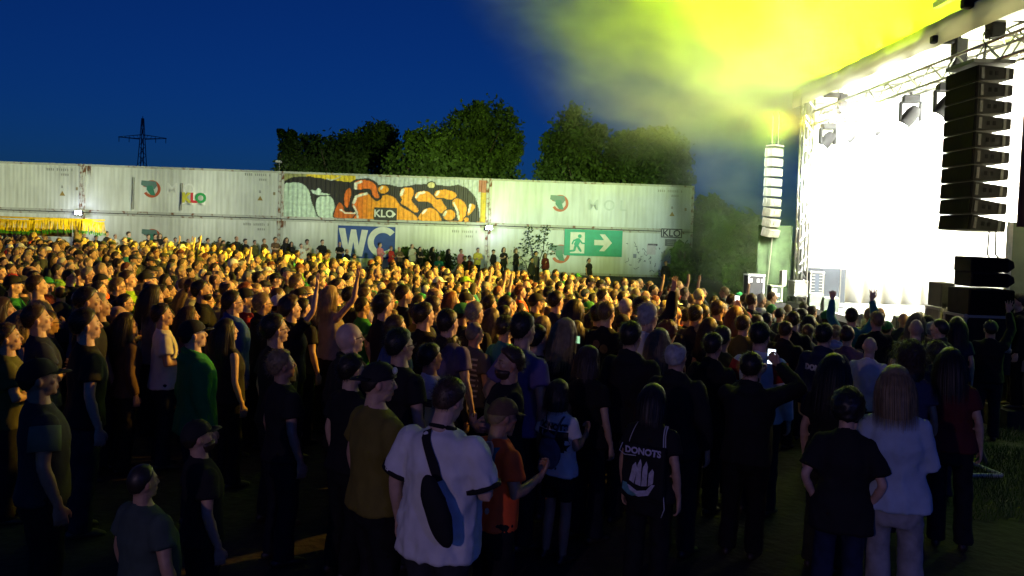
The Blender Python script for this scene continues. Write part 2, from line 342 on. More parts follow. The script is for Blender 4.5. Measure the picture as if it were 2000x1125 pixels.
def make_container(x0, L, row, label, paint, ribs=True, graf=False):
    z0 = row*2.9
    org = WA+WD*x0; org.z = -.08+z0
    root = empty('shipping_container', org, label, 'container', 'stacked containers closing off the yard', WRZ)
    H = 2.87; g = .03
    MB().box((L/2, 1.25, H/2), (L-.34, 2.3, H-.16)).obj('body', paint, root)
    if graf:
        b = corrugated(L-.3, .15, H-.12, .275, .045, 70); 
        v = np.array(b.v); P = np.stack([v[:, 0]/(L-.3)*1830, (1-(v[:, 2]-.15)/(H-.27))*435], 1); C = graffiti(P)
        o = b.obj('side_panel', None, root); o.location = (.15, .035, 0)
        ca = o.data.color_attributes.new('paint', 'FLOAT_COLOR', 'POINT'); ca.data.foreach_set('color', np.c_[C, np.ones(len(C))].ravel().astype(np.float32))
        o.data.materials.append(mat('spray_paint', (1, 1, 1), .5, paint='full', nscale=5, namt=.3))
    else:
        o = corrugated(L-.3, .15, H-.12, .24, .0045, 1).obj('side_panel', paint, root); o.location = (.15, .05, 0)
    for x in (.08, L-.08): MB().box((x, .08, H/2), (.16-.004, .16, H-.36)).obj('corner_post', M_post, root)
    MB().box((L/2, .05, H-.07), (L-.36, .1, .12)).obj('top_rail', M_rail, root)
    MB().box((L/2, .05, .075), (L-.36, .1, .14)).obj('bottom_rail', M_rail, root)
    for x in (.09, L-.09):
        for z in (.09, H-.09): MB().box((x, .085, z), (.175, .19, .17)).obj('corner_casting', M_post, root, bevel=.01)
    MB().box((L/2, 1.25, -.015), (L-.4, 2.2, .03)).obj('gap_spacer', M_dark, root)
    return root
xs = {u: wall_at(u, 420)[0] for u in (-260, 160, 548, 954, 1355)}
us = [-260, 160, 548, 954, 1355]; CON = {}
lab = {(0,0): 'white container at the left end of the bottom row, behind the bar', (0,1): 'white container at the left end of the top row, above the bar canopy',
 (1,0): 'bottom row white container below the one with flag and faded emblem', (1,1): 'white container with colourful flag and faded round emblem, top row',
 (2,0): 'white bottom row container that carries the big blue WC board', (2,1): 'corrugated container covered in orange and black graffiti',
 (3,0): 'bottom row container with the green exit sign and scribbled tags', (3,1): 'pale top row container with a faded round emblem, above the green exit sign'}
for i in range(4):
    for row in (0, 1):
        CON[i, row] = make_container(xs[us[i]]+.01, xs[us[i+1]]-xs[us[i]]-.02, row, lab[i, row], M_cw2 if i == 3 else M_cw, graf=(i == 2 and row == 1))
def loc_on(i, row, u, v):                    # container-local x,z of a photo pixel
    x, z = wall_at(u, v); return x-xs[us[i]]-.01, z-row*2.9
M_faint = flat((.33, .34, .31)); M_tri = flat((.32, .22, .06))
def container_marks(i, row, u, v):
    x, z = loc_on(i, row, u, v); c = CON[i, row]
    mk = MB(); q = x-.75                      # worn code marks: too faded to read
    for w in (.1, .1, .1, .1, 0, .09, .09, .09, .09, .09, .09, 0, .1):
        if w: mk.prism([(q, z-.08), (q+w*.7, z-.08), (q+w*.7, z+.08*random.uniform(.2, 1)), (q, z+.08)], .02, .028)
        q += .12
    for k in range(4): mk.prism([(x+.1+k*.12, z-.36), (x+.17+k*.12, z-.36), (x+.17+k*.12, z-.22), (x+.1+k*.12, z-.24)], .02, .028)
    mk.obj('code_marks', M_faint, c)['kind'] = 'stuff'
    if row or i == 0:
        plate('warning_triangle', [(x+.02, z-1.55), (x+.34, z-1.55), (x+.18, z-1.27)], M_tri, c, .03)
        plate('code_mark', [(x+.1, z-1.1), (x+.24, z-1.1), (x+.2, z-.94), (x+.12, z-.94)], M_faint, c, .03); plate('rating_plate', [(x+.95, z-1.2), (x+1.08, z-1.2), (x+1.08, z-1.02), (x+.95, z-1.02)], flat((.3, .25, .15)), c, .03)
for i, row, u, v in ((0,1,116,331), (1,1,503,341), (3,1,1309,373), (0,0,114,427), (1,0,500,438), (2,0,907,452)): container_marks(i, row, u, v)
M_lr = flat((.46, .10, .04)); M_lg = flat((.05, .22, .15)); M_lb = flat((.12, .21, .19))
def emblem(i, row, u, v, r=.52, faded=1):
    x, z = loc_on(i, row, u, v); c = CON[i, row]
    ring('emblem_ring', x, z, r*.68, r, M_lr, c, .036, -150, 165)
    plate('emblem_head', [(x-r*1.15, z+r*.95), (x+r*.45, z+r*.88), (x+r*.62, z+r*.4), (x+r*.3, z-.02), (x-.03, z+.1), (x-r*.5, z+r*.12), (x-r*1.2, z+r*.45)], M_lb, c, .024)
    plate('emblem_body', [(x-r*.5, z+r*.35), (x+r*.1, z+r*.4), (x+r*.45, z-r*.75), (x-r*.1, z-r*.7), (x-r*.55, z-r*.1)], M_lg, c, .012)
emblem(1, 1, 296, 369); emblem(3, 1, 1094, 397); emblem(1, 0, 297, 464); emblem(3, 0, 1095, 496, .58)
for i, u, v, m in ((1, 364, 370, flat((.70, .71, .66))), (3, 1186, 402, flat((.47, .52, .52)))):
    x, z = loc_on(i, 1, u, v); text_obj('M O L', .92, m, CON[i, 1], .012, T((x, .03, z)), 'faded_lettering')
# rust runs, the dark seam between the rows
for i, row, u, dz in ((2, 0, 552, .55), (1, 1, 170, .9), (2, 0, 545, .4)):
    x, z = loc_on(i, row, u, 400); c = CON[i, row]; b = MB()
    for k in range(7):
        a = x-.12+k*.05+random.uniform(-.02, .02); l = dz*random.uniform(.3, 1)
        b.prism([(a, 2.76), (a+.035, 2.76), (a+.02, 2.76-l)], -.012, -.006)
    b.obj('rust_run', flat((.2, .08, .03)), c)
# flags on their poles
pe = empty('flag', WA+WD*xs[548], 'small colourful flag spelling KLO on a pole before the container', 'flag', None, WRZ); 
x, z = wall_at(357, 411); x2, z2 = wall_at(359, 358); pe.location = WA+WD*x+WN*.25; pe.location.z = -.08
MB().tube([(0, 0, z), (.04, 0, z2)], [.035, .03]).obj('pole', flat((.18, .15, .12)), pe)
fb = MB(); nn = 14
for i in range(nn+1):
    for j in (0, 1): fb.v.append((.05+1.36*i/nn, .06*math.sin(i*.9), z+.38+j*.72-.04*i/nn*j+.03*math.sin(i*.8)))
fb.f = [(2*i, 2*i+2, 2*i+3, 2*i+1) for i in range(nn)]
fl = fb.obj('flag_cloth', flat((.62, .62, .55)), pe); so = fl.modifiers.new('th', 'SOLIDIFY'); so.thickness = .01
for k, (ch, c) in enumerate((('K', (.55, .5, .05)), ('L', (.6, .04, .05)), ('O', (.03, .32, .08)))):
    text_obj(ch, .78, flat(c), pe, .04, T((.32+.42*k, -.1, z+.74)))
p2 = empty('flag_pole', WA, 'bare thin pole left of the faded emblem on the containers', 'pole', None, WRZ)
x, z = wall_at(264, 409); x2, z2 = wall_at(265, 347); p2.location = WA+WD*x+WN*.25; p2.location.z = -.08
MB().tube([(0, 0, z), (.03, 0, z2)], [.04, .03]).obj('pole', flat((.2, .2, .17)), p2)
# signs on the containers
def board(name, u0, v0, u1, v1, label, col, cat='sign', off=.06, frame=None):
    xa, za = wall_at(u0, v0); xb, zb = wall_at(u1, v1); w, h = xb-xa, za-zb
    o = empty(name, WA+WD*xa+WN*off, label, cat, None, WRZ); o.location.z = zb-.08
    MB().box((w/2, .02, h/2), (w, .04, h)).obj('board', flat(col), o)
    if frame:
        for a, b2 in (((w/2, 0, h-.03), (w, .03, .06)), ((w/2, 0, .03), (w, .03, .06)), ((.03, 0, h/2), (.06, .03, h-.13)), ((w-.03, 0, h/2), (.06, .03, h-.13))): MB().box(a, b2).obj('frame', flat(frame), o)
    return o, w, h
M_sw = flat((.66, .67, .62))
o, w, h = board('toilet_sign', 661, 440, 771, 506, 'large blue board with white WC lettering on the containers', (.012, .055, .28))
plate('letter', [(.03, h-.16), (.42, h-.16), (.62, .75), (.78, h-.22), (1.08, h-.22), (1.26, .75), (1.42, h-.22), (1.80, h-.24), (1.47, .10), (1.10, .10), (.93, 1.0), (.78, .10), (.42, .10)], M_sw, o, 0)
ring('letter', 2.72, h*.52, .56, .93, M_sw, o, 0, 42, 318)
o, w, h = board('toilet_arrow_sign', 732, 405, 775, 431, 'small black KLO sign with arrow on the graffiti container', (.02, .024, .02), off=.09)
text_obj('KLO', .62, M_sw, o, .015, T((w*.42, -.006, h*.5))); plate('arrow', [(w*.80, h*.22), (w*.96, h*.5), (w*.80, h*.78)], M_sw, o, 0); 
o, w, h = board('emergency_exit_sign', 1103, 447, 1214, 502, 'big green emergency exit sign with running figure and white arrow', (.005, .33, .22))
plate('doorway', [(.36, .15), (1.25, .15), (1.25, h-.18), (.36, h-.18)], M_sw, o, 0)
G_ = flat((.005, .332, .222)); k = MB()
k.prism(circle(.94, h-.42, .12, n=16), -.02, -.016)
for a, b2, r in (((.88, h-.62), (.72, h-.98), .15), ((.80, h-.98), (.98, h-1.28), .075), ((.98, h-1.28), (1.05, .28), .06), ((.70, h-1.0), (.62, h-1.32), .075), ((.62, h-1.32), (.22, h-1.36), .06),
                 ((.90, h-.60), (1.08, h-.84), .05), ((1.08, h-.84), (1.28, h-.86), .045), ((.76, h-.62), (.56, h-.72), .05), ((.56, h-.72), (.48, h-.92), .045)):
    d = (Vector((b2[0]-a[0], b2[1]-a[1]))).normalized(); nx, nz = -d.y*r, d.x*r
    k.prism([(a[0]-nx, a[1]-nz), (b2[0]-nx, b2[1]-nz), (b2[0]+d.x*r*.6, b2[1]+d.y*r*.6), (b2[0]+nx, b2[1]+nz), (a[0]+nx, a[1]+nz), (a[0]-d.x*r*.6, a[1]-d.y*r*.6)], -.0165-random.random()*.003, -.014)
k.obj('running_figure', G_, o)
plate('arrow', [(1.85, h*.42), (2.45, h*.42), (2.18, h*.2), (2.5, h*.2), (2.95, h*.52), (2.5, h*.84), (2.18, h*.84), (2.45, h*.62), (1.85, h*.62)], M_sw, o, 0)
o, w, h = board('toilet_sign', 1291, 446, 1331, 465, 'white KLO sign with black frame at the right end of the containers', (.55, .56, .55), off=.09, frame=(.03, .03, .04))
text_obj('KLO', .58, flat((.03, .03, .04)), o, .012, T((w/2, -.006, h/2-.02)))
o, w, h = board('notice_board', 1299, 467, 1320, 481, 'small dark grey notice below the framed KLO sign', (.13, .14, .15), off=.05)
for q in range(3): MB().box((w/2, -.005, h*(.25+.25*q)), (w*.6, .006, .04)).obj('text_line', flat((.3, .3, .3)), o)
# scribbled tags and stickers on the last bottom container
sc = MB()
for k2 in range(46):
    u, v = random.uniform(1218, 1345), random.uniform(472, 535); x, z = loc_on(3, 0, u, v); pts = [(x, z)]
    for q in range(random.randint(2, 6)): pts.append((pts[-1][0]+random.uniform(-.05, .12), pts[-1][1]+random.uniform(-.12, .12)))
    for a, b2 in zip(pts[:-1], pts[1:]):
        d = Vector((b2[0]-a[0], b2[1]-a[1])).normalized(); nx, nz = -d.y*.012, d.x*.012
        sc.prism([(a[0]-nx, a[1]-nz), (b2[0]-nx, b2[1]-nz), (b2[0]+nx, b2[1]+nz), (a[0]+nx, a[1]+nz)], .008+k2*.0002, .012+k2*.0002)
t = sc.obj('marker_tags', flat((.06, .07, .12)), CON[3, 0]); t['kind'] = 'stuff'
for u, v, w, h, c in ((1272, 487, .55, .65, (.55, .5, .55)), (1275, 478, .6, .12, (.08, .06, .1)), (1240, 500, .2, .25, (.2, .22, .3)), (1330, 505, .3, .3, (.45, .42, .45))):
    x, z = loc_on(3, 0, u, v); plate('sticker', [(x-w/2, z-h/2), (x+w/2, z-h/2), (x+w/2, z+h/2), (x-w/2, z+h/2)], flat(c), CON[3, 0], .02)
# flood lights at the seams
M_led = mat('lit_led', (1, 1, 1), .4, emit=(.75, .8, 1), estr=60)
for u, v, l in ((161, 416, 'lit white floodlight over the bar canopy'), (955, 445, 'lit white floodlight beside the graffiti container')):
    x, z = wall_at(u, v); p = WA+WD*x+WN*.45; p.z = z-.08
    o = empty('floodlight', p, l, 'lamp', 'floodlights on the container wall', WRZ)
    MB().box((0, 0, 0), (.42, .1, .26)).obj('housing', M_gear, o, bevel=.01); MB().box((0, -.055, 0), (.36, .012, .2)).obj('lens', M_led, o); MB().box((0, .2, 0), (.05, .3, .05)).obj('bracket', M_steel, o)
    q = p+WN*.35; lamp('floodlight_lamp', 'POINT', q, None, 55, (.72, .78, 1), .12)
o = empty('camera_mast', WA+WD*wall_at(543, 330)[0]+WN*.1, 'small pale lamp on a short mast on the container roof', 'lamp', None, WRZ); o.location.z = 5.75
MB().tube([(0, .4, 0), (0, .4, .5)], [.03, .025]).obj('mast', M_steel, o); MB().box((0, .2, .5), (.3, .5, .14)).obj('lamp_head', flat((.5, .5, .5)), o, bevel=.03)

# ---------------- vegetation
def mat_leaf(name, c):
    m = mat(name, c, .6, nscale=.9, namt=.55); b = m.node_tree.nodes['Principled BSDF']; b.inputs['Specular IOR Level'].default_value = .2; return m
M_leafs = [mat_leaf('leaf_dark', (.034, .062, .014)), mat_leaf('leaf_mid', (.055, .10, .02)), mat_leaf('leaf_bright', (.075, .14, .025))]
M_bark = mat('bark', (.07, .055, .04), .9, nscale=8, namt=.5)
def leaf_cloud(blobs, n, size, seed):
    rg = np.random.default_rng(seed); w = np.array([b[3]*b[4]*b[5] for b in blobs])**.66; w /= w.sum()
    idx = rg.choice(len(blobs), n, p=w); B_ = np.array(blobs)[idx]
    d = rg.normal(size=(n, 3)); d /= np.linalg.norm(d, axis=1)[:, None]; r = rg.random(n)**.33
    c = B_[:, :3]+d*r[:, None]*B_[:, 3:6]*(1+.09*rg.normal(size=(n, 1)))
    a = rg.normal(size=(n, 3)); a /= np.linalg.norm(a, axis=1)[:, None]; e = rg.normal(size=(n, 3)); e -= a*(e*a).sum(1)[:, None]; e /= np.linalg.norm(e, axis=1)[:, None]
    s = size*rg.uniform(.6, 1.4, (n, 1)); P = np.stack([c-a*s, c+e*s*.5, c+a*s, c-e*s*.5], 1).reshape(-1, 3)
    m = bpy.data.meshes.new('leaves'); m.vertices.add(4*n); m.vertices.foreach_set('co', P.ravel()); m.loops.add(4*n); m.loops.foreach_set('vertex_index', np.arange(4*n, dtype=np.int32))
    m.polygons.add(n); m.polygons.foreach_set('loop_start', np.arange(0, 4*n, 4, dtype=np.int32)); m.update(calc_edges=True); return m
def tree(u0, u1, v, d, label, lobes, leaf=0, n=6000, group='trees beyond the containers', seed=1, size=.19, name='deciduous_tree'):
    s = F/d; uc = (u0+u1)/2; X = (uc-1000)/s; hor = 450+.0323*(uc-1000); H = CAMZ+(hor-v)/s; Wd = (u1-u0)/s
    rg = random.Random(seed); o = empty(name, (X, d, gz(X, min(d, 49))), label, 'tree', group)
    bl = []
    for (fx, fz, rx, rz) in lobes: bl.append((fx*Wd/2, 0, fz*H, rx*Wd/2*1.12, rx*Wd/2*.8, rz*H))
    for i in range(len(lobes)*7):
        b0 = bl[rg.randrange(len(lobes))]; t = rg.uniform(0, 6.28); p = rg.uniform(-1, 1)
        bl.append((b0[0]+b0[3]*.85*math.cos(t), b0[1]+b0[4]*.85*math.sin(t), b0[2]+b0[5]*.8*p, b0[3]*rg.uniform(.25, .5), b0[4]*.35, b0[5]*rg.uniform(.2, .42)))
    me = leaf_cloud(bl, int(n*(1.9 if size == .19 else 1)), size, seed); me.materials.append(M_leafs[leaf]); link('crown', me, o)
    MB().tube([(0, 0, -.1), (.1, 0, H*.3), (-.1, .1, H*.75)], [.28, .2, .06], 10).obj('trunk', M_bark, o, True)
    for i in range(5):
        t = rg.uniform(0, 6.28); z = H*rg.uniform(.3, .5); MB().tube([(.05, 0, z), (math.cos(t)*Wd*.18, math.sin(t)*Wd*.18, z+H*.18), (math.cos(t)*Wd*.3, math.sin(t)*Wd*.3, z+H*.3)], [.1, .06, .02], 6).obj('limb', M_bark, o, True)
    return o
tree(522, 612, 246, 58, 'small dark rounded tree at the left end of the tree line', [(0, .6, .8, .22), (-.1, .82, .45, .16), (.5, .55, .6, .2)], 0, 4500, seed=3)
tree(575, 715, 234, 60, 'dark rounded tree second from the left behind the graffiti container', [(-.2, .6, .7, .3), (.3, .7, .5, .22)], 0, 5500, seed=4)
tree(640, 790, 226, 66, 'dark bluish tree with a broad top in the middle of the left tree group', [(0, .62, .8, .3), (.2, .8, .5, .17)], 0, 5500, seed=5)
tree(740, 890, 234, 58, 'green lower tree leaning on the tallest tree of the left group', [(-.1, .6, .8, .27), (.3, .75, .6, .22)], 1, 6500, seed=6)
tree(835, 1018, 194, 60, 'tallest tree of the left group, with two full rounded tops', [(-.25, .72, .55, .24), (.38, .76, .5, .23), (0, .5, .85, .2)], 1, 11000, seed=7)
tree(1030, 1235, 204, 60, 'broad tree with a tall left top right of the gap in the tree line', [(-.2, .72, .5, .26), (.2, .6, .75, .24), (-.5, .42, .5, .18)], 1, 11000, seed=8)
tree(1170, 1352, 228, 58, 'broad round tree at the right end of the line, lit greenish by the stage', [(.1, .66, .72, .27), (.3, .74, .5, .2), (-.1, .45, .8, .2)], 1, 10000, seed=9)
tree(1335, 1425, 360, 52, 'low dark tree just right of the last container', [(0, .5, .9, .4)], 1, 4500, seed=10, size=.22)
tree(1385, 1505, 392, 40, 'green tree behind the hanging loudspeakers at the stage corner', [(0, .55, .9, .4), (-.3, .4, .6, .3)], 2, 6500, seed=11, size=.2)
tree(1420, 1500, 470, 33, 'leafy bush by the flight case at the stage corner', [(0, .5, .9, .45)], 2, 3000, seed=12, size=.13, name='bush', group='bushes along the yard')
tree(1298, 1372, 466, 44.5, 'tall leafy bush climbing the right end of the containers', [(.15, .25, .9, .25), (-.1, .62, .45, .35)], 2, 4200, seed=13, size=.14, name='bush', group='bushes along the yard')
tree(770, 885, 476, 45.5, 'low round bush at the foot of the containers right of the WC board', [(.1, .4, .9, .45)], 1, 2600, seed=14, size=.13, name='bush', group='bushes along the yard')
tree(335, 475, 462, 46, 'long low bush at the foot of the containers below the flag', [(.1, .4, .9, .45), (-.5, .35, .5, .4)], 0, 2600, seed=15, size=.13, name='bush', group='bushes along the yard')
vb = []
for u, v, rr in ((1032, 450, .3), (1030, 462, .35), (1028, 475, .45), (1065, 450, .35), (1058, 462, .4), (1045, 478, .6), (1030, 490, .8), (1070, 486, .5), (1016, 505, .8)):
    x, z = wall_at(u, v); p = WA+WD*x+WN*.2; vb.append((p.x, p.y, z-.08, rr, .12, rr))
me = leaf_cloud(vb, 420, .075, 21); me.materials.append(M_leafs[0]); cp_ = empty('climbing_plant', WA+WD*wall_at(1045, 530)[0]+WN*.15, 'sparse climbing plant on the wall left of the green exit sign', 'plant'); lv = link('leaves', me); lv.parent = cp_; lv.matrix_parent_inverse = T(-cp_.location); lv['kind'] = 'stuff'
for (ua, va, ub, vb_) in ((1042, 530, 1028, 450), (1046, 530, 1066, 448), (1030, 530, 1015, 500), (1050, 530, 1072, 485)):
    p_, q_ = [WA+WD*wall_at(a_, b_)[0]+WN*.1+Vector((0, 0, wall_at(a_, b_)[1])) for a_, b_ in ((ua, va), (ub, vb_))]; MB().tube([p_-cp_.location, p_.lerp(q_, .5)+WD*.15-cp_.location, q_-cp_.location], [.03, .02, .01], 5).obj('stem', M_bark, cp_)

# ---------------- pylon far behind
s = F/330; X = (274-1000)/s; o = empty('electricity_pylon', (X, 330, -2), 'dark lattice power pylon on the horizon behind the containers', 'pylon')
Hh = CAMZ+(427-228)/s+2; pm = MB()
def lat(b, n, z0, z1, w0, w1, r):
    for i in range(n):
        for a, c in ((-1, 1), (1, -1)):
            t0, t1 = i/n, (i+1)/n; wa, wb_ = w0+(w1-w0)*t0, w0+(w1-w0)*t1; za, zb = z0+(z1-z0)*t0, z0+(z1-z0)*t1
            b.tube([(a*wa, -a*wa, za), (c*wb_, a*wb_, zb)], [r, r], 4); b.tube([(a*wa, a*wa, za), (c*wb_, -a*wb_, zb)], [r, r], 4)
            b.tube([(a*wa, a*wa, za), (a*wb_, a*wb_, zb)], [r*1.6, r*1.6], 4); b.tube([(a*wa, -a*wa, za), (a*wb_, -a*wb_, zb)], [r*1.6, r*1.6], 4)
lat(pm, 12, 0, Hh*.98, 2.6, .3, .11); pm.tube([(0, 0, Hh*.95), (0, 0, Hh)], [.25, .1], 5); M_py = mat('hazy_pylon_steel', (.07, .10, .15), .8); pm.obj('mast', M_py, o)  # distance haze is put into the bluish colour
for zf, hw in ((Hh-(270-228)/s, 47/s),):
    for sg in (-1, 1):
        ar = MB(); ar.tube([(sg*1.0, 0, zf-.5), (sg*hw, 0, zf)], [.3, .14], 5); ar.tube([(sg*.8, 0, zf+1.2), (sg*hw, 0, zf+.1)], [.18, .1], 5)
        for q in range(5):
            t = .15+q*.17; ar.tube([(sg*hw*t, 0, zf-.4+.4*t), (sg*hw*(t+.08), 0, zf+1.1*(1-t))], [.08, .08], 4)
        ar.obj('cross_arm', M_py, o)
        for t in (.55, .97): MB().tube([(sg*hw*t, 0, zf), (sg*hw*t, 0, zf-2.0)], [.16, .12], 6).obj('insulator', M_steel, o)

# ---------------- bar stall with fringed canopy
o = empty('bar_stall', (-17.6, 30, gz(-17.6, 30)), 'wooden bar stall with bright yellow fringed canopy by the containers', 'stall')
def bl(u, v, y=30): p = at(u, v, y); return p-o.location
p0, p1 = bl(-60, 428), bl(160, 431); p0.z = p1.z = (p0.z+p1.z)/2
M_fr = mat('yellow_fringe', (.85, .60, .02), .8, nscale=6, namt=.3); M_frg = mat('green_hem', (.05, .24, .03), .8)
MB().box(((p0.x+p1.x)/2, .85, p1.z+.08), (p1.x-p0.x, 1.7, .06)).obj('roof_sheet', M_fr, o)
for side, (A, B2, L) in enumerate((((p0.x, 0), (p1.x-.02, 0), p1.x-p0.x), ((p1.x, .05), (p1.x, 1.65), 1.6))):
    fr = MB(); hem = MB(); n = int(L/.03)
    for i in range(n):
        t = i/n; x, y = A[0]+(B2[0]-A[0])*t, A[1]+(B2[1]-A[1])*t; dx, dy = (B2[0]-A[0])/n*1.25, (B2[1]-A[1])/n*1.25
        top = p1.z+.05+.05*math.sin(t*3.14*(2 if side == 0 else 1)+2); l = .52+random.uniform(-.05, .04)
        a, c = random.gauss(0, .035), random.gauss(0, .02); q = ((x, y-.01*(i % 2), top), (x+dx, y+dy, top), (x+dx+c, y+dy+a, top-l*.8), (x+c, y+a, top-l*.8))
        fr.add(q, [(0, 1, 2, 3)]); r2 = [q[3], q[2], (q[2][0], q[2][1]+.01, top-l), (q[3][0], q[3][1]+.01, top-l)]
        hem.add(r2, [(0, 1, 2, 3)])
    fr.obj('fringe', M_fr, o)['kind'] = 'stuff'; hem.obj('fringe_hem', M_frg, o)['kind'] = 'stuff'
for u, v, y, r in ((152, 458, 30.15, .15), (62, 462, 31.5, .1), (-40, 460, 30.15, .15)):
    p = at(u, 460, y)-o.location; MB().tube([(p.x, p.y, -.1), (p.x, p.y, p1.z+.05)], [r*1.05, r], 10).obj('post', M_wood, o, True)
p = bl(140, 480, 31.6); MB().box((p0.x*.5+p.x*.5, 1.6, p.z+.5), (p.x-p0.x, .08, .3)).obj('back_beam', M_wood, o)
MB().box((p0.x*.5+p.x*.5, 1.1, 1.05), (p.x-p0.x-.5, .6, .08)).obj('counter', M_wood, o); MB().box((p0.x*.5+p.x*.5, 1.15, .5), (p.x-p0.x-.7, .4, .98)).obj('counter_front', M_wood, o)
# ================================================================== the stage
DZ = .77; RZ = 6.65
st = empty('concert_stage', (8, 17.5, gz(8, 17)), 'open-fronted concert stage flooded with white light', 'stage'); so_ = st.location.copy()
def sb(name, a, b, m, bevel=0, parent=None):   # a box between two world corners, as a part of the stage
    a, b = Vector(a), Vector(b); c = (a+b)/2-so_; return MB().box(c, (abs(b.x-a.x), abs(b.y-a.y), abs(b.z-a.z))).obj(name, m, parent or st, bevel=bevel)
M_deck = mat('stage_deck', (.45, .45, .43), .6, nscale=1.2, namt=.3); M_drape = mat('white_drape', (.78, .78, .74), .9, nscale=.7, namt=.08)
M_skirt = mat('deck_skirt', (.02, .02, .02), .9, nscale=4); M_panel = mat('wing_panel', (.17, .23, .17), .8, nscale=2, namt=.25, bump=.3, bscale=9)
M_scrim = mat('wing_scrim', (.05, .085, .035), .9, nscale=3, namt=.5); M_tarp = mat('roof_tarp', (.72, .72, .66), .75, nscale=.9, namt=.15)
_n = M_tarp.node_tree; _t = _n.nodes.new('ShaderNodeBsdfTranslucent'); _t.inputs[0].default_value = (.75, .75, .62, 1); _m = _n.nodes.new('ShaderNodeMixShader'); _m.inputs[0].default_value = .5   # thin tarpaulin lets the stage light through
_n.links.new(_n.nodes['Principled BSDF'].outputs[0], _m.inputs[1]); _n.links.new(_t.outputs[0], _m.inputs[2]); _n.links.new(_m.outputs[0], _n.nodes['Material Output'].inputs[0])
for i in range(5):
    for j in range(4):
        a = (8.0+j*2.05, 12.3+i*2.14, DZ-.16); sb('deck_board', a, (a[0]+2.03, a[1]+2.12, DZ-.002*((i+j) % 2)), M_deck)
sb('deck_skirt', (8.06, 13.05, -.6), (8.1, 23.0, DZ-.17), M_skirt); sb('deck_skirt', (8.1, 12.25, -.6), (16.2, 12.29, DZ-.17), M_skirt)
def curtain(name, p, q, z0, z1, m, amp=.09, pitch=.55, parent=None):
    p, q = Vector(p), Vector(q); L = (q-p).length; d = (q-p)/L; nrm = Vector((d.y, -d.x, 0)); n = int(L/pitch*8); b = MB()
    for i in range(n+1):
        s_ = L*i/n; o_ = amp*(math.sin(s_/pitch*6.28)+.4*math.sin(s_*2.3)); w = p+d*s_+nrm*o_
        b.v += [(w.x-so_.x, w.y-so_.y, z0-so_.z), (w.x-so_.x, w.y-so_.y, z1-so_.z)]
    b.f = [(2*i, 2*i+2, 2*i+3, 2*i+1) for i in range(n)]
    o = b.obj(name, m, parent or st, True); sol = o.modifiers.new('th', 'SOLIDIFY'); sol.thickness = .006 if name == 'roof_fascia' else .02; return o
curtain('side_drape', (8.35, 23.1, 0), (16.4, 23.1, 0), DZ, RZ-.1, M_drape); curtain('back_drape', (16.4, 23.0, 0), (16.4, 12.4, 0), DZ, RZ-.1, M_drape)
sb('side_screen', (8.5, 22.85, DZ), (9.6, 22.9, 1.75), mat('side_screen_grey', (.02, .025, .035), .9, nscale=3)); sb('side_wall', (8.6, 12.2, DZ), (16.4, 12.26, RZ-.1), M_drape)
sb('roof_tarp', (8.15, 12.0, RZ), (16.6, 23.3, RZ+.06), M_tarp); curtain('roof_fascia', (7.98, 11.6, 0), (7.98, 23.2, 0), RZ-.32, RZ+.16, M_tarp, .012, .9)
for y in (13.8, 16.0, 18.2, 20.4, 22.6): sb('roof_rafter', (8.2, y, RZ-.22), (16.4, y+.12, RZ-.02), M_alu)
sb('roof_purlin', (9.6, 12.1, RZ-.36), (9.75, 23.2, RZ-.23), M_alu); sb('upper_tube', (8.5, 10.6, RZ+.75), (8.62, 16.6, RZ+.87), M_alu); sb('upper_tube', (9.6, 10.6, RZ+.55), (9.72, 15.4, RZ+.67), M_alu)
def truss(name, p, q, w, label, cat='truss', group=None, ch=.03, seg=None):
    p, q = Vector(p), Vector(q); o = empty(name, (p+q)/2, label, cat, group); p, q = p-o.location, q-o.location; d = (q-p).normalized()
    a = (Vector((0, 0, 1)) if abs(d.z) < .7 else Vector((1, 0, 0))); a = (a-d*a.dot(d)).normalized()*w/2; b = d.cross(a)
    L = (q-p).length; n = seg or int(L/(w*1.25)); cs = [a+b, a-b, -a-b, -a+b]
    for c in cs: MB().tube([p+c, q+c], [ch, ch], 8).obj('chord', M_alu, o, True)
    br = MB()
    for i in range(n):
        for k in range(4):
            c0, c1 = cs[k], cs[(k+1) % 4]
            if i % 2: c0, c1 = c1, c0
            br.tube([p+c0+d*(L*i/n), p+c1+d*(L*(i+1)/n)], [ch*.55]*2, 5)
    br.obj('bracing', M_alu, o); return o
truss('lighting_truss', (8.45, 12.4, 5.95), (8.45, 22.6, 5.95), .36, 'aluminium lighting truss along the front of the stage')
truss('stage_tower', (8.12, 22.35, DZ), (8.12, 22.35, 6.55), .26, 'white lit truss tower at the far front corner of the stage')
truss('upper_truss', (8.9, 11.2, 6.15), (8.9, 14.3, 6.15), .5, 'short box truss above the near loudspeaker column', ch=.035)
curtain('wing_scrim', (7.2, 23.4, 0), (8.2, 23.4, 0), .1, 2.95, M_scrim, .03, .4)
sb('wing_panel', (8.12, 12.95, .0), (10.4, 12.99, 2.95), M_panel); sb('wing_frame', (8.04, 12.93, .0), (8.11, 12.99, 2.95), M_alu)
M_brown = mat('brown_banner', (.20, .07, .03), .85, nscale=2, namt=.3)
bn = empty('banner', (7.74, 12.0, 5.2), 'brown hanging banner at the right edge of the picture', 'banner')
cb = MB(); n = 30
for i in range(n+1):
    x = -.19+1.0*i/n; y = .035*math.sin(i*.9); cb.v += [(x+.02, y, -2.35), (x+.05, y, 2.6)]
cb.f = [(2*i, 2*i+2, 2*i+3, 2*i+1) for i in range(n)]; cb.obj('cloth', M_brown, bn, True)
ring('emblem', .1, -.72, .1, .135, flat((.6, .6, .58)), bn, -.05, 40, 320)
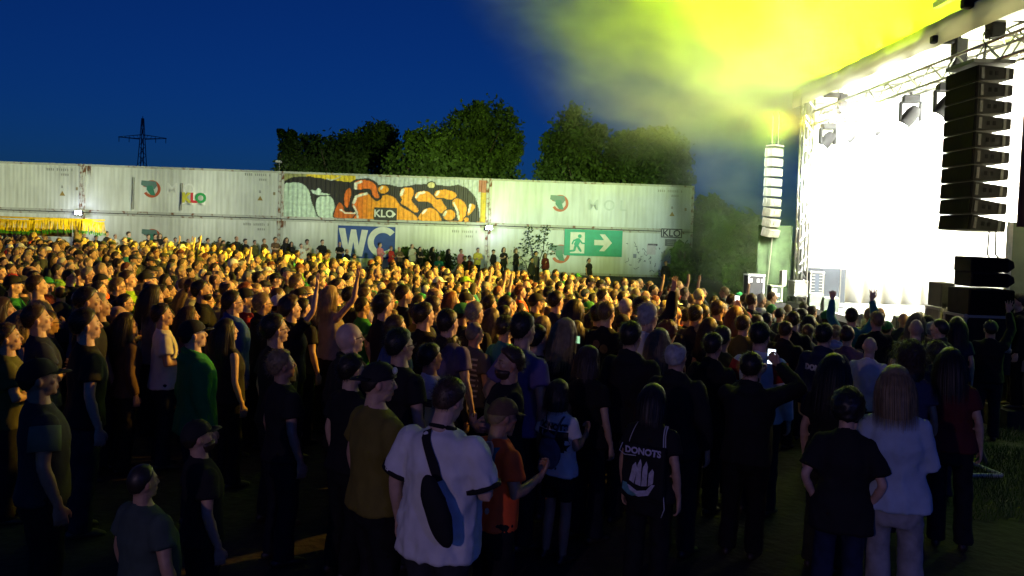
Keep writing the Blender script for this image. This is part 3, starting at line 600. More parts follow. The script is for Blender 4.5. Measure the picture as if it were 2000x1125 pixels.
# moving head lamps under the truss
M_lens = mat('lit_lens', (1, 1, 1), .3, emit=(1, 1, .85), estr=40)
def moving_head(loc, label, tilt=.6, lit=True, s=1.0):
    o = empty('moving_head', loc, label, 'stage light', 'stage lights under the front truss', random.uniform(-.4, .4)); o.scale = (s, s, s)
    MB().box((0, 0, -.08), (.34, .26, .16)).obj('base', M_gear, o, bevel=.02); MB().tube([(0, 0, 0), (0, 0, .14)], [.03, .03], 8).obj('clamp', M_steel, o)
    for sx in (-.2, .2): MB().box((sx, 0, -.34), (.06, .14, .42)).obj('yoke_arm', M_gear, o, bevel=.015)
    h = MB(); d = Vector((-math.sin(tilt), 0, -math.cos(tilt))); c = Vector((0, 0, -.44)); h.tube([c-d*.22, c-d*.1, c+d*.1, c+d*.24], [.10, .15, .15, .13], 14, (0, 1, 0)); h.obj('lamp_head', M_gear, o, True)
    MB().tube([c+d*.24, c+d*.25], [.11, .11], 14, (0, 1, 0)).obj('lens', M_lens if lit else flat((.1, .1, .1)), o)
ml = ['nearest the far tower', 'second from the far tower', 'third from the far tower', 'fourth from the far tower', 'just left of the loudspeaker column']
for k, y in enumerate((21.7, 20.2, 18.7, 17.2, 15.8)): moving_head((8.45, y, 5.72), 'moving head lamp under the stage truss, '+ml[k])
moving_head((9.15, 13.2, 5.85), 'pale big moving head lamp between loudspeaker column and brown banner', .2, False, 1.5)
bo = empty('blinder_lamp', (8.9, 13.3, 6.1), 'four-cell blinder lamp on the short truss at top right', 'stage light'); bo.rotation_euler = (R(-15), R(25), R(20))
MB().box((0, 0, 0), (.36, .16, .36)).obj('housing', M_gear, bo, bevel=.02)
for sx in (-.09, .09):
    for sz in (-.09, .09): MB().tube([(sx, -.08, sz), (sx, -.1, sz)], [.07, .06], 14).obj('lamp_cell', mat('blinder_glass', (.6, .62, .6), .25) if 'blinder_glass' not in bpy.data.materials else bpy.data.materials['blinder_glass'], bo)
# ---------------- loudspeakers
def wedge_box(o, z, tilt, hf, hr, w, d, matb, first=None):
    M = T((0, 0, z)) @ Matrix.Rotation(tilt, 4, 'Y')
    b = MB(); y = w/2; v = [M @ Vector(p) for p in ((0, -y, -hf/2), (0, y, -hf/2), (d, y, -hr/2), (d, -y, -hr/2), (0, -y, hf/2), (0, y, hf/2), (d, y, hr/2), (d, -y, hr/2))]
    b.add(v, [(3, 2, 1, 0), (4, 5, 6, 7), (0, 1, 5, 4), (1, 2, 6, 5), (2, 3, 7, 6), (3, 0, 4, 7)]); c = b.obj('speaker_box', matb, o, bevel=.012)
    g = MB().box((-.012, 0, 0), (.016, w*.96, hf*.9), None); g.v = [tuple(M @ Vector(p)) for p in g.v]; g.obj('grille', M_grille if matb is M_gear else flat((.34, .34, .30)), c)
    rg = MB()
    for sx in (.08, d*.8):
        for sy in (-y-.006, y+.006): rg.box((sx, sy, 0), (.05, .012, min(hr, hf)*1.02))
    rg.box((d+.01, 0, 0), (.02, w*.5, hr*.5)); rg.v = [tuple(M @ Vector(p)) for p in rg.v]; rg.obj('rigging', M_steel if matb is M_gear else M_lit_cab, c)['kind'] = 'stuff'
    vt = MB()
    for sy in (-y-.004, y+.004):
        for q in range(2): vt.box((d*.35+q*.1, sy, 0), (.05, .008, hr*.4))
    vt.v = [tuple(M @ Vector(p)) for p in vt.v]; vt.obj('handle', M_grille if matb is M_gear else flat((.22, .22, .18)), c)['kind'] = 'stuff'
    return M
def chain_hoist(loc, label, zt, s=1):
    o = empty('chain_hoist', loc, label, 'hoist', 'chain hoists over the loudspeakers'); x = 0
    MB().box((.1*s, 0, .18*s), (.26*s, .24*s, .62*s)).obj('motor', M_gear, o, bevel=.02); MB().box((-.2*s, 0, .46*s), (.62*s, .16*s, .16*s)).obj('chain_bag_arm', M_gear, o, bevel=.02)
    MB().tube([(-.05*s, 0, .3), (-.05*s, 0, zt)], [.012, .012], 6).obj('load_chain', M_steel, o)
    h = MB(); 
    for k in range(10):
        a0, a1 = k*.628, (k+1)*.628; h.tube([(-.05*s+.06*math.cos(a0), 0, -.12+.12*math.sin(a0)), (-.05*s+.06*math.cos(a1), 0, -.12+.12*math.sin(a1))], [.014, .014], 6)
    h.obj('ring_link', M_steel, o); h = MB()
    for k in range(8): h.box((-.05*s, .01*(k % 2), -.3-k*.055), (.022, .022, .05))
    h.obj('lower_chain', M_steel, o); return o
la = empty('line_array', (7.85, 14.2, 5.50), 'big black column of ten hanging loudspeakers at the near stage corner', 'loudspeaker', 'hanging loudspeaker columns')
z = 0; x = 0
for k in range(10):
    tl = R([0, 0, .3, .6, 1, 1.5, 2.2, 3.2, 4.6, 6.4][k]*1.0)
    sub = bpy.data.objects.new('t', None); M = wedge_box(la, z, tl, .274, .18, 1.0, .62, M_gear); z -= .283
MB().box((.3, 0, .22), (.72, .9, .07)).obj('bumper_frame', M_steel, la); MB().tube([(.35, 0, .25), (.4, 0, .62)], [.02, .015], 6).obj('shackle', M_steel, la)
ch = chain_hoist((8.3, 14.2, 6.35), 'black chain hoist over the near loudspeaker column', 2.5)
chain_hoist((8.35, 15.4, 6.05), 'yellow lit chain hoist left of the near loudspeaker column', .7, .9); chain_hoist((8.4, 20.9, 5.98), 'chain hoist on the truss near the far tower', .7, .8)
cbm = MB()
for dx in (0, .12): cbm.tube([(8.42+dx, 14.1, 2.8), (8.38+dx*1.2, 14.05, 2.4), (8.44+dx*1.5, 13.9, 2.2)], [.018, .016, .016], 6)
prop(cbm.obj('speaker_cable', M_gear), 'two thin cables hanging from the near loudspeaker column', 'cable')
lb = empty('line_array', (7.42, 23.3, 5.05), 'pale lit column of nine hanging loudspeakers beyond the stage', 'loudspeaker', 'hanging loudspeaker columns', R(-55))
M_lit_cab = mat('stage_lit_cabinet', (.20, .20, .15), .5, nscale=5, namt=.2); z = 0; x = 0  # stage light on the cabinets is put into their pale colour
for k in range(9):
    tl = R([0, .8, 1.8, 3, 4.6, 6.6, 9, 12, 15][k]); wedge_box(lb, z, tl, .27, .22, .44, .30, M_lit_cab); z -= .285
MB().box((.16, 0, .19), (.34, .40, .04)).obj('bumper_frame', M_lit_cab, lb)
for sx in (.05, .26): MB().tube([(sx, 0, .2), (sx, 0, 1.15)], [.010, .010], 6).obj('hanging_steel', M_lit_cab, lb)
MB().tube([(.2, 0, -2.45), (.1, .05, -3.4), (-.05, .1, -4.6)], [.016]*3, 6).obj('cable', M_lit_cab, lb)
# ---------------- ground stack, cases and monitors
def case(name, a, b, label, cat, m=None, frame=None, group=None, grid=0, z0=None):
    a, b = Vector(a), Vector(b); c = (a+b)/2; o = empty(name, (c.x, c.y, min(a.z, b.z)), label, cat, group); d = Vector((abs(b.x-a.x), abs(b.y-a.y), abs(b.z-a.z)))
    MB().box((0, 0, d.z/2), (d.x-.02, d.y-.02, d.z-.02)).obj('cabinet' if cat != 'flight case' else 'case_body', m or M_gear, o, bevel=.012)
    if frame:
        for sx in (-1, 1):
            for sy in (-1, 1): MB().box((sx*(d.x/2-.015), sy*(d.y/2-.015), d.z/2), (.04, .04, d.z-.09)).obj('edge_rail', frame, o)
        for z in (.02, d.z-.02):
            for sy in (-1, 1): MB().box((0, sy*(d.y/2-.015), z), (d.x+.012, .04, .04)).obj('edge_rail', frame, o)
            for sx in (-1, 1): MB().box((sx*(d.x/2-.015), 0, z), (.04, d.y-.06, .04)).obj('edge_rail', frame, o)
        for sx in (-1, 1):
            for z in (.03, d.z-.03): MB().ell((sx*(d.x/2-.02), -d.y/2+.01, z), (.045, .045, .045), 8, 6).obj('ball_corner', frame, o, True)
    return o, d
def P(u, v, y): return at(u, v, y)
def span(u0, v0, u1, v1, y, dep): p, q = P(u0, v1, y), P(u1, v0, y); return (p.x, y, p.z), (q.x, y+dep, q.z)
o, d = case('flight_case', *span(1881, 618, 1977, 686, 12.2, .6), 'big black flight case with pale edges under the near speaker stack', 'flight case', M_gear, flat((.30, .30, .28)))
MB().box((0, 0, -.18), (d.x*1.05, d.y, .34)).obj('riser', M_skirt, o)
o, d = case('subwoofer', *span(1890, 566, 1984, 617, 12.22, .62), 'wide black bass cabinet standing on the near flight case', 'loudspeaker', M_gear); MB().box((0, -d.y/2-.008, d.z/2), (d.x*.94, .016, d.z*.88)).obj('grille', M_grille, o)
for q, (v0, v1, l) in enumerate(((534, 560, 'lower of two slim loudspeakers on the near bass cabinet'), (504, 531, 'topmost slim loudspeaker of the near ground stack'))):
    a, b = span(1896, v0, 1984, v1, 12.26, .5); o = empty('front_fill_speaker', ((a[0]+b[0])/2, 12.5, a[2]), l, 'loudspeaker', 'slim speakers on the near stack'); w, h = b[0]-a[0], b[2]-a[2]
    MB().prism([(-w/2, 0), (w/2-.1, 0), (w/2, h*.35), (w/2-.02, h*.75), (w/2-.12, h*.97), (-w/2, h)], -.24, .24).obj('cabinet', M_gear, o, bevel=.01); MB().box((-.05, -.25, h/2), (w*.8, .014, h*.8)).obj('grille', M_grille, o)
o, d = case('monitor_rack', *span(1834, 603, 1866, 652, 13.6, .5), 'upright flight case with latches beside the near speaker stack', 'flight case', mat('rack_grey', (.16, .17, .14), .6, nscale=6), flat((.4, .42, .36)))
for z in (.12, .3, .48): 
    for sx in (-.07, .06): MB().box((sx, -d.y/2-.006, z), (.06, .02, .08)).obj('latch', flat((.05, .05, .05)), o)
o, d = case('side_fill_speaker', *span(1836, 552, 1866, 601, 13.6, .45), 'greyish upright loudspeaker standing on the upright flight case', 'loudspeaker', mat('side_fill_grey', (.09, .09, .075), .6, nscale=6)); MB().box((0, -d.y/2-.008, d.z/2), (d.x*.9, .016, d.z*.92)).obj('grille', mat('side_fill_grille', (.07, .07, .055), .6, nscale=80, namt=.5), o)
M_wg = mat('wedge_grey', (.10, .12, .10), .55, nscale=6)
for u0, v0, u1, v1, y, l in ((1588, 574, 1616, 600, 20.9, 'pale floor monitor nearest the amplifier racks'), (1617, 579, 1647, 606, 19.6, 'greenish floor monitor right of the pale one'), (1764, 597, 1803, 628, 15.0, 'greenish floor monitor near the middle of the stage edge'), (1806, 604, 1834, 634, 14.2, 'white lit floor monitor left of the upright flight case')):
    p, q = P(u0, v1, y), P(u1, v0, y); w, h = q.x-p.x, .38; o = empty('floor_monitor', ((p.x+q.x)/2, y+.25, DZ), l, 'loudspeaker', 'floor monitors on the stage')
    MB().prism([(-.02, 0), (.44, 0), (.44, .14), (.2, h), (.0, h*.93)], -w/2, w/2).obj('cabinet', M_wg, o, bevel=.01); o.rotation_euler.z = R(80)
    MB().prism([(.452, .15), (.225, h-.01), (.21, h-.02), (.44, .14)], -w*.46, w*.46).obj('grille', M_grille, o)
M_rack = mat('rack_blue_grey', (.03, .04, .06), .5, nscale=6)
o, d = case('amplifier_rack', *span(1581, 531, 1610, 580, 22.0, .5), 'tall amplifier rack with rows of white lit handles on the far stage corner', 'rack', M_rack, M_alu)
for k in range(7):
    for sx in (-.28, .28): MB().box((sx*d.x, -d.y/2-.004, .1+k*.085), (.09, .02, .025)).obj('amp_handle', M_alu, o)
o, d = case('amplifier_rack', *span(1551, 549, 1578, 580, 22.0, .5), 'lower open rack with cables left of the tall amplifier rack', 'rack', flat((.4, .4, .36)), M_alu)
for k in range(4): MB().box((0, -d.y/2-.004, .07+k*.09), (d.x*.7, .02, .04)).obj('amp_front', flat((.2, .2, .2)), o)
o, d = case('flight_case', *span(1460, 537, 1494, 590, 22.6, .5), 'dark flight case with white rails left of the far tower', 'flight case', mat('case_dark', (.03, .03, .035), .6), flat((.75, .75, .75)))
for sx in (-.33, .1, .36):
    for z in (.12, .62): MB().box((sx*d.x, -d.y/2-.006, z), (.07, .02, .1)).obj('latch', flat((.7, .7, .7)), o)
MB().box((0, 0, -.3), (d.x+.1, d.y, .56)).obj('riser', M_skirt, o)
o, d = case('equipment_box', *span(1506, 558, 1529, 590, 21.8, .4), 'black box with two paper labels before the far tower', 'box', mat('box_dark', (.035, .05, .04), .6), flat((.25, .3, .18)))
for a, b_, c in ((-.22, .33, .12), (.05, .2, .12)): MB().box((a*d.x, -d.y/2-.004, b_), (c, .012, .1)).obj('paper_label', flat((.65, .68, .6)), o)
MB().box((0, 0, -.28), (d.x+.2, d.y, .52)).obj('riser', M_skirt, o)
case('side_fill_speaker', *span(1527, 528, 1538, 560, 22.6, .3), 'narrow cream upright cabinet behind the black labelled box', 'loudspeaker', flat((.6, .6, .45)))
for u, v0, l in ((1575, 480, 'thin microphone stand beside the amplifier racks'), (1640, 500, 'thin pole on the stage right of the amplifier racks')):
    p = P(u, 575, 21.2); o = empty('microphone_stand', (p.x, 21.2, DZ), l, 'stand', 'stands on the stage'); h = P(u, v0, 21.2).z-DZ
    MB().tube([(0, 0, .02), (0, 0, h)], [.014, .012], 6).obj('pole', M_alu, o); MB().tube([(0, 0, 0), (0, 0, .025)], [.13, .12], 14).obj('base', M_gear, o)
p = at(1886, 585, 13.1); o = empty('stage_light', p, 'small yellow lit lamp at the left edge of the near bass cabinet', 'stage light'); MB().tube([(-.02, .1, 0), (-.02, -.04, 0)], [.07, .08], 12).obj('housing', M_gear, o, True); MB().tube([(-.02, -.042, 0), (-.02, -.05, 0)], [.065, .065], 12).obj('lens', mat('lit_yellow_lens', (1, .9, .3), .3, emit=(1, .82, .12), estr=60), o)
MB().tube([(-.02, .05, -.06), (-.02, .05, DZ-p.z)], [.015, .02], 6).obj('stand', M_steel, o); lamp('small_yellow_lamp', 'POINT', p+Vector((-.03, -.16, 0)), None, 14, (1, .8, .1), .05)
# metal outrigger frame on the ground at right, leaning dark post
p = at(1920, 936, 5.9); g = gz(p.x, p.y)
def on_ground(u, v):
    r = ray(u, v); t = 1
    for _ in range(60):
        q = CP+r*t; t *= (CP.z-gz(q.x, q.y))/max(.01, CP.z-q.z)
    return CP+r*t
a, b_, c = on_ground(1887, 933), on_ground(1957, 934), on_ground(1888, 906)
o = empty('stand_foot', a, 'white triangular metal foot frame lying on the ground at lower right', 'stand')
for q, (s_, e_) in enumerate(((a, b_), (c, b_), (a, c))): MB().tube([s_-a+Vector((0, 0, .03+.004*q)), e_-a+Vector((0, 0, .03+.004*q))], [.022, .022], 6).obj('foot_bar', flat((.6, .6, .6)), o)
o = empty('post', c, 'dark leaning post rising from the metal foot frame', 'post'); tp = at(1903, 850, c.y+.2)-c; MB().tube([(.25, 0, 0), tp], [.03, .03], 8).obj('post_tube', M_wood, o)
# smoke
def smoke():
    m = bpy.data.materials.new('stage_smoke'); m.use_nodes = True; n = m.node_tree; L = n.links; n.nodes.remove(n.nodes['Principled BSDF'])
    out = n.nodes['Material Output']; v = n.nodes.new('ShaderNodeVolumePrincipled'); v.inputs['Color'].default_value = (.95, .95, .95, 1); v.inputs['Anisotropy'].default_value = .25
    g = n.nodes.new('ShaderNodeNewGeometry'); sx = n.nodes.new('ShaderNodeSeparateXYZ'); L.new(g.outputs['Position'], sx.inputs[0])
    mp = n.nodes.new('ShaderNodeMapping'); mp.inputs['Scale'].default_value = (.24, .30, .42); mp.inputs['Rotation'].default_value = (0, R(28), 0); mp.inputs['Location'].default_value = (3.1, 0, 1.3); L.new(g.outputs['Position'], mp.inputs[0])
    t = n.nodes.new('ShaderNodeTexNoise'); t.inputs['Scale'].default_value = 1; t.inputs['Detail'].default_value = 6; t.inputs['Distortion'].default_value = 1.2; L.new(mp.outputs[0], t.inputs[0])
    r = n.nodes.new('ShaderNodeMapRange'); r.inputs[1].default_value = .40; r.inputs[2].default_value = .63; r.inputs[3].default_value = .10; r.inputs[4].default_value = 1.6; L.new(t.outputs[0], r.inputs[0])
    t2 = n.nodes.new('ShaderNodeTexNoise'); t2.inputs['Scale'].default_value = 2.7; t2.inputs['Detail'].default_value = 5; t2.inputs['Distortion'].default_value = .6; L.new(mp.outputs[0], t2.inputs[0])
    r2 = n.nodes.new('ShaderNodeMapRange'); r2.inputs[1].default_value = .38; r2.inputs[2].default_value = .62; r2.inputs[3].default_value = .55; r2.inputs[4].default_value = 1.4; L.new(t2.outputs[0], r2.inputs[0])
    def mr(src, a, b, c, d):
        q = n.nodes.new('ShaderNodeMapRange'); q.interpolation_type = 'SMOOTHSTEP'; q.inputs[1].default_value = a; q.inputs[2].default_value = b; q.inputs[3].default_value = c; q.inputs[4].default_value = d; L.new(src, q.inputs[0]); return q.outputs[0]
    def mul(a, b):
        q = n.nodes.new('ShaderNodeMath'); q.operation = 'MULTIPLY'; L.new(a, q.inputs[0])
        if isinstance(b, float): q.inputs[1].default_value = b
        else: L.new(b, q.inputs[1])
        return q.outputs[0]
    za = n.nodes.new('ShaderNodeMath'); za.operation = 'MULTIPLY_ADD'; za.inputs[1].default_value = .8; L.new(sx.outputs[2], za.inputs[0]); L.new(sx.outputs[0], za.inputs[2])
    X, Y, Z = sx.outputs; rr_ = mul(r.outputs[0], r2.outputs[0])
    hi = mul(rr_, mr(za.outputs[0], 6.0, 13.5, .0, 1)); hi = mul(hi, mr(Z, 5.0, 7.4, 0, 1)); hi = mul(hi, mr(Y, 16.3, 21, 0, 1)); hi = mul(hi, mr(Y, 25, 38, 1, 0)); hi = mul(hi, mr(Z, 14, 22, 1.9, 0))
    lo = mul(rr_, mr(Y, 23.4, 26, 0, .55)); lo = mul(lo, mr(X, 5.5, 9.0, 0, 1)); lo = mul(lo, mr(Y, 30, 40, 1, 0)); lo = mul(lo, mr(Z, 6, 10, 1, 0))
    st_ = mul(mr(X, 8.2, 9.2, 0, 1.5), mr(Y, 14.6, 17, 0, 1)); st_ = mul(st_, mr(Y, 22.4, 23.0, 1, 0)); st_ = mul(st_, mr(Z, 6.3, 6.6, 1, 0)); st_ = mul(st_, mr(Z, 1.2, 4.2, .1, 1)); st_ = mul(st_, mr(X, 15.5, 16.3, 1, 0))
    def add(a, b):
        q = n.nodes.new('ShaderNodeMath'); q.operation = 'ADD'; L.new(a, q.inputs[0]); L.new(b, q.inputs[1]); return q.outputs[0]
    d = add(add(hi, lo), st_)
    d = mul(d, .10); L.new(d, v.inputs['Density']); L.new(v.outputs[0], out.inputs['Volume'])
    m.cycles.volume_step_rate = .42; m.cycles.homogeneous_volume = False
    o = MB().box((4, 29.2, 11), (26, 30, 21)).obj('smoke', m); o['kind'] = 'stuff'
smoke()
# ================================================================== people
def remesh(b, voxel, it=2, fac=.5):
    me = b.mesh('tmp'); o = bpy.data.objects.new('tmp', me); COL.objects.link(o)
    r = o.modifiers.new('r', 'REMESH'); r.mode = 'VOXEL'; r.voxel_size = voxel
    if it: s = o.modifiers.new('s', 'SMOOTH'); s.iterations = it; s.factor = fac
    dg = bpy.context.evaluated_depsgraph_get(); m2 = bpy.data.meshes.new_from_object(o.evaluated_get(dg))
    n = len(m2.vertices); v = np.empty(3*n, np.float32); m2.vertices.foreach_get('co', v)
    q = len(m2.polygons); l = np.empty(len(m2.loops), np.int32); m2.loops.foreach_get('vertex_index', l)
    ok = len(l) == 4*q
    f = l.reshape(-1, 4) if ok else np.array([list(p.vertices) if len(p.vertices) == 4 else list(p.vertices)+[p.vertices[-1]] for p in m2.polygons])
    bpy.data.objects.remove(o); bpy.data.meshes.remove(me); bpy.data.meshes.remove(m2)
    return v.reshape(-1, 3).astype(float), f
def make_mesh(name, parts, matl, paint=None):
    V = np.concatenate([p[0] for p in parts]); k = 0; Fs = []
    for p in parts: Fs.append(p[1]+k); k += len(p[0])
    Fq = np.concatenate(Fs); m = bpy.data.meshes.new(name); n = len(Fq)
    m.vertices.add(len(V)); m.vertices.foreach_set('co', V.astype(np.float32).ravel()); m.loops.add(4*n); m.loops.foreach_set('vertex_index', Fq.astype(np.int32).ravel())
    m.polygons.add(n); m.polygons.foreach_set('loop_start', np.arange(0, 4*n, 4, dtype=np.int32)); m.polygons.foreach_set('use_smooth', [True]*n); m.update(calc_edges=True)
    if paint is not None:
        a = m.color_attributes.new('paint', 'FLOAT_COLOR', 'POINT'); a.data.foreach_set('color', np.c_[paint, np.ones(len(V))].astype(np.float32).ravel())
    m.materials.append(matl); return m
HC = Vector((0, -.005, .125)); HR = Vector((.077, .098, .107))   # skull, in head space (origin at the neck pivot)
_heads = {}
def head(sex):
    if sex in _heads: return _heads[sex]
    b = MB(); f = sex == 'f'; b.ell(HC, HR, 24, 16); b.ell((0, .028, .062), (.054 if f else .060, .064, .062), 18, 12)
    b.ell((0, .066, .018), (.022 if f else .029, .022, .019), 10, 8); b.ell((0, .02, .03), (.048 if f else .056, .05, .034), 14, 8)
    b.ell((0, .078, .142), (.05, .014, .012 if f else .015), 14, 8)
    for s in (-1, 1):
        b.ell((s*.04, .062, .092), (.022, .02, .02), 10, 8); b.ell((s*.079, -.012, .108), (.011, .019, .031), 10, 8, Matrix.Rotation(s*-.25, 4, 'Z')); b.ell((s*.030, .078, .117), (.014, .012, .010), 10, 8)
    b.tube([(0, .086, .132), (0, .105, .100), (0, .112, .087)], [.009, .0105, .011], 10, round_=True); b.ell((0, .100, .081), (.016, .011, .008), 10, 6)
    b.ell((0, .088, .055), (.024, .013, .007), 12, 6); b.ell((0, .087, .043), (.021, .013, .008), 12, 6)
    b.tube([(0, -.028, -.07), (0, -.012, .05)], [(.053 if f else .062, .055)]*2, 14)
    v, fc = remesh(b, .0068, 2, .5); P = np.ones((len(v), 3)); x, y, z = np.abs(v[:, 0]), v[:, 1], v[:, 2]; fr = y > .04
    e = ((x-.031)/.015)**2+((z-.117)/.0065)**2; P[(e < 1) & fr] = (.85, .95, 1.0); P[(((x-.031)/.006)**2+((z-.117)/.0065)**2 < 1) & fr] = (.30, .28, .28)
    P[(e >= 1) & (e < 1.9) & fr & (z > .117)] = (.35, .3, .3)
    P[(np.abs(z-.139-.1*np.clip(x-.02, 0, .02)+.2*np.clip(x-.04, 0, 1)) < .0045) & (x > .014) & (x < .05) & fr] = (.28, .25, .22)
    P[(x < .024) & (z > .037) & (z < .060) & (y > .085)] = (.85, .5, .5); P[(x < .02) & (np.abs(z-.0495) < .002) & (y > .08)] = (.4, .2, .2)
    P[((x-.04)**2+(z-.085)**2 < .0003) & fr] *= (1.05, .88, .85); P[(x > .07)] *= (1.05, .9, .88)
    _heads[sex] = (v, fc, P); return _heads[sex]
_hands = {}
def hand(kind):                              # wrist at origin, fingers along +z', palm normal -y', thumb to +x'
    if kind in _hands: return _hands[kind]
    b = MB(); b.tube([(0, 0, -.05), (0, 0, 0), (.0, 0, .04), (0, 0, .085)], [(.027, .022), (.027, .019), (.038, .017), (.041, .013)], 12, (1, 0, 0), True)
    curl = {'relax': (.25, .45, .4), 'hold': (.7, .9, .6), 'open': (.05, .08, .08)}[kind]
    for i, (x, L) in enumerate(((.031, .070), (.011, .079), (-.011, .073), (-.030, .058))):
        p = Vector((x, 0, .085)); a = 0; pts = [p-Vector((0, 0, .02)), p]; sp = x*(.55 if kind == 'open' else .15)
        for j, fl in enumerate((.44, .32, .24)):
            a += curl[j]*(1+.08*i); p = p+Vector((sp*fl, -math.sin(a)*L*fl, math.cos(a)*L*fl)); pts.append(p)
        b.tube(pts, [.0098, .0098, .009, .0082, .007], 8, (1, 0, 0), True)
    b.tube([(.022, -.004, .02), (.046, -.014, .050), (.056, -.026, .078), (.054, -.036, .102)], [.014, .0125, .0105, .008], 8, round_=True)
    _hands[kind] = remesh(b, .0072, 1, .4); return _hands[kind]
POSES = {  # right (elbow, wrist, finger direction, hand kind), left mirrored when missing; x to the person's right
 'down': [((.245, -.035, 1.13), (.255, .04, .88), (0, .15, -1), 'relax')]*2,
 'cross': [((.25, .05, 1.14), (-.05, .23, 1.17), (-1, .1, .1), 'relax'), ((.25, .05, 1.15), (-.06, .205, 1.13), (-1, .1, .25), 'relax')],
 'drink': [((.24, 0, 1.13), (.13, .27, 1.22), (-.3, .6, .5), 'hold'), ((.245, -.035, 1.13), (.25, .04, .88), (0, .15, -1), 'relax')],
 'raise': [((.29, .14, 1.62), (.25, .19, 1.88), (0, .1, 1), 'open'), ((.245, -.035, 1.13), (.25, .05, .89), (0, .15, -1), 'relax')],
 'cheer': [((.30, .12, 1.62), (.24, .18, 1.87), (.1, .1, 1), 'open'), ((.31, .12, 1.60), (.30, .18, 1.86), (.1, .1, 1), 'hold')],
 'phone': [((.24, .20, 1.36), (.10, .36, 1.56), (-.2, .25, 1), 'hold'), ((.23, .18, 1.30), (.06, .36, 1.52), (-.25, .25, 1), 'hold')],
 'clap': [((.24, .12, 1.20), (.06, .33, 1.34), (-.2, .5, .7), 'open'), ((.24, .12, 1.20), (.06, .33, 1.34), (-.2, .5, .7), 'open')],
 'pocket': [((.30, -.09, 1.13), (.20, .02, .93), (-.25, .3, -1), 'relax')]*2,
 'face': [((.22, .16, 1.20), (.07, .19, 1.46), (-.25, -.1, 1), 'relax'), ((.23, .05, 1.15), (-.05, .2, 1.2), (-1, .1, .2), 'relax')],
 'camera': [((.36, .16, 1.48), (.15, .33, 1.64), (-.6, .3, .5), 'hold'), ((.23, .18, 1.30), (.02, .36, 1.52), (-.1, .3, 1), 'hold')],
}
BW = {'m': (1, 1, 1), 'h': (1.16, 1.30, 1.12), 'f': (.88, .90, .86), 'k': (.86, .84, .84)}   # shoulder, girth, limb
def torso_rings(bd, off=0, drape=0):
    sh, gi, li = BW[bd]; f = bd == 'f'
    rs = [(1.48, .062, .060, -.02), (1.452, .088, .072, -.022), (1.425, .122, .084, -.018), (1.39, .158, .098, -.010), (1.33, .180, .112+.012*f, .002), (1.25, .178, .122+.016*f, .006), (1.14, .158-.012*f, .110, .004), (1.04, .158, .108, .002), (.95, .170+.018*f, .118, -.004), (.87, .172+.018*f, .122, -.012), (.80, .15, .11, -.012)]
    out = []
    for z, rx, ry, y in rs:
        g = gi if z < 1.3 else sh; k = drape*max(0, (1.36-z))
        belly = .035*(bd == 'h')*math.exp(-((z-1.08)/.14)**2)
        out.append((z, rx*(sh if z > 1.3 else (gi*.5+.5*sh if bd != 'f' else 1))+off+k, ry*g**.8+off+k+belly, y+belly*.8))
    return out
def limbs(bd, pose):
    sh, gi, li = BW[bd]; a = []
    for s, (e, w, d, k) in zip((1, -1), POSES[pose]):
        S0 = Vector((s*.170*sh, -.012, 1.382)); E_ = Vector((s*e[0]*(sh*.7+.3*gi), e[1], e[2])); W_ = Vector((s*w[0]*(1 if abs(w[0]) < .2 else sh*.6+.4*gi), w[1]+(.05*(bd == 'h') if w[1] > .15 else 0), w[2])); a.append((s, S0, E_, W_, Vector((s*d[0], d[1], d[2])).normalized(), k))
    return a, li
def loft(b, rings, n=20):
    v = []
    for z, rx, ry, y in rings:
        for k in range(n):
            w = 2*math.pi*k/n; c, s = math.cos(w), math.sin(w); e = .86
            v.append((rx*math.copysign(abs(c)**e, c), y+ry*math.copysign(abs(s)**e, s), z))
    N = len(rings); f = [(i*n+(k+1) % n, i*n+k, (i+1)*n+k, (i+1)*n+(k+1) % n) for i in range(N-1) for k in range(n)]
    f += [tuple(range(n)), tuple((N-1)*n+k for k in range(n-1, -1, -1))]; b.add(v, f)
def headM(bd, yaw=0, pitch=0): 
    return T((0, -.012, 1.515)) @ Matrix.Rotation(R(yaw), 4, 'Z') @ Matrix.Rotation(R(pitch), 4, 'X') @ Matrix.Diagonal((*(1.16,)*3, 1) if bd == 'k' else (*(1.0,)*3, 1))
_cache = {}
def xf(v, M): A = np.array(M); return v@A[:3, :3].T+A[:3, 3]
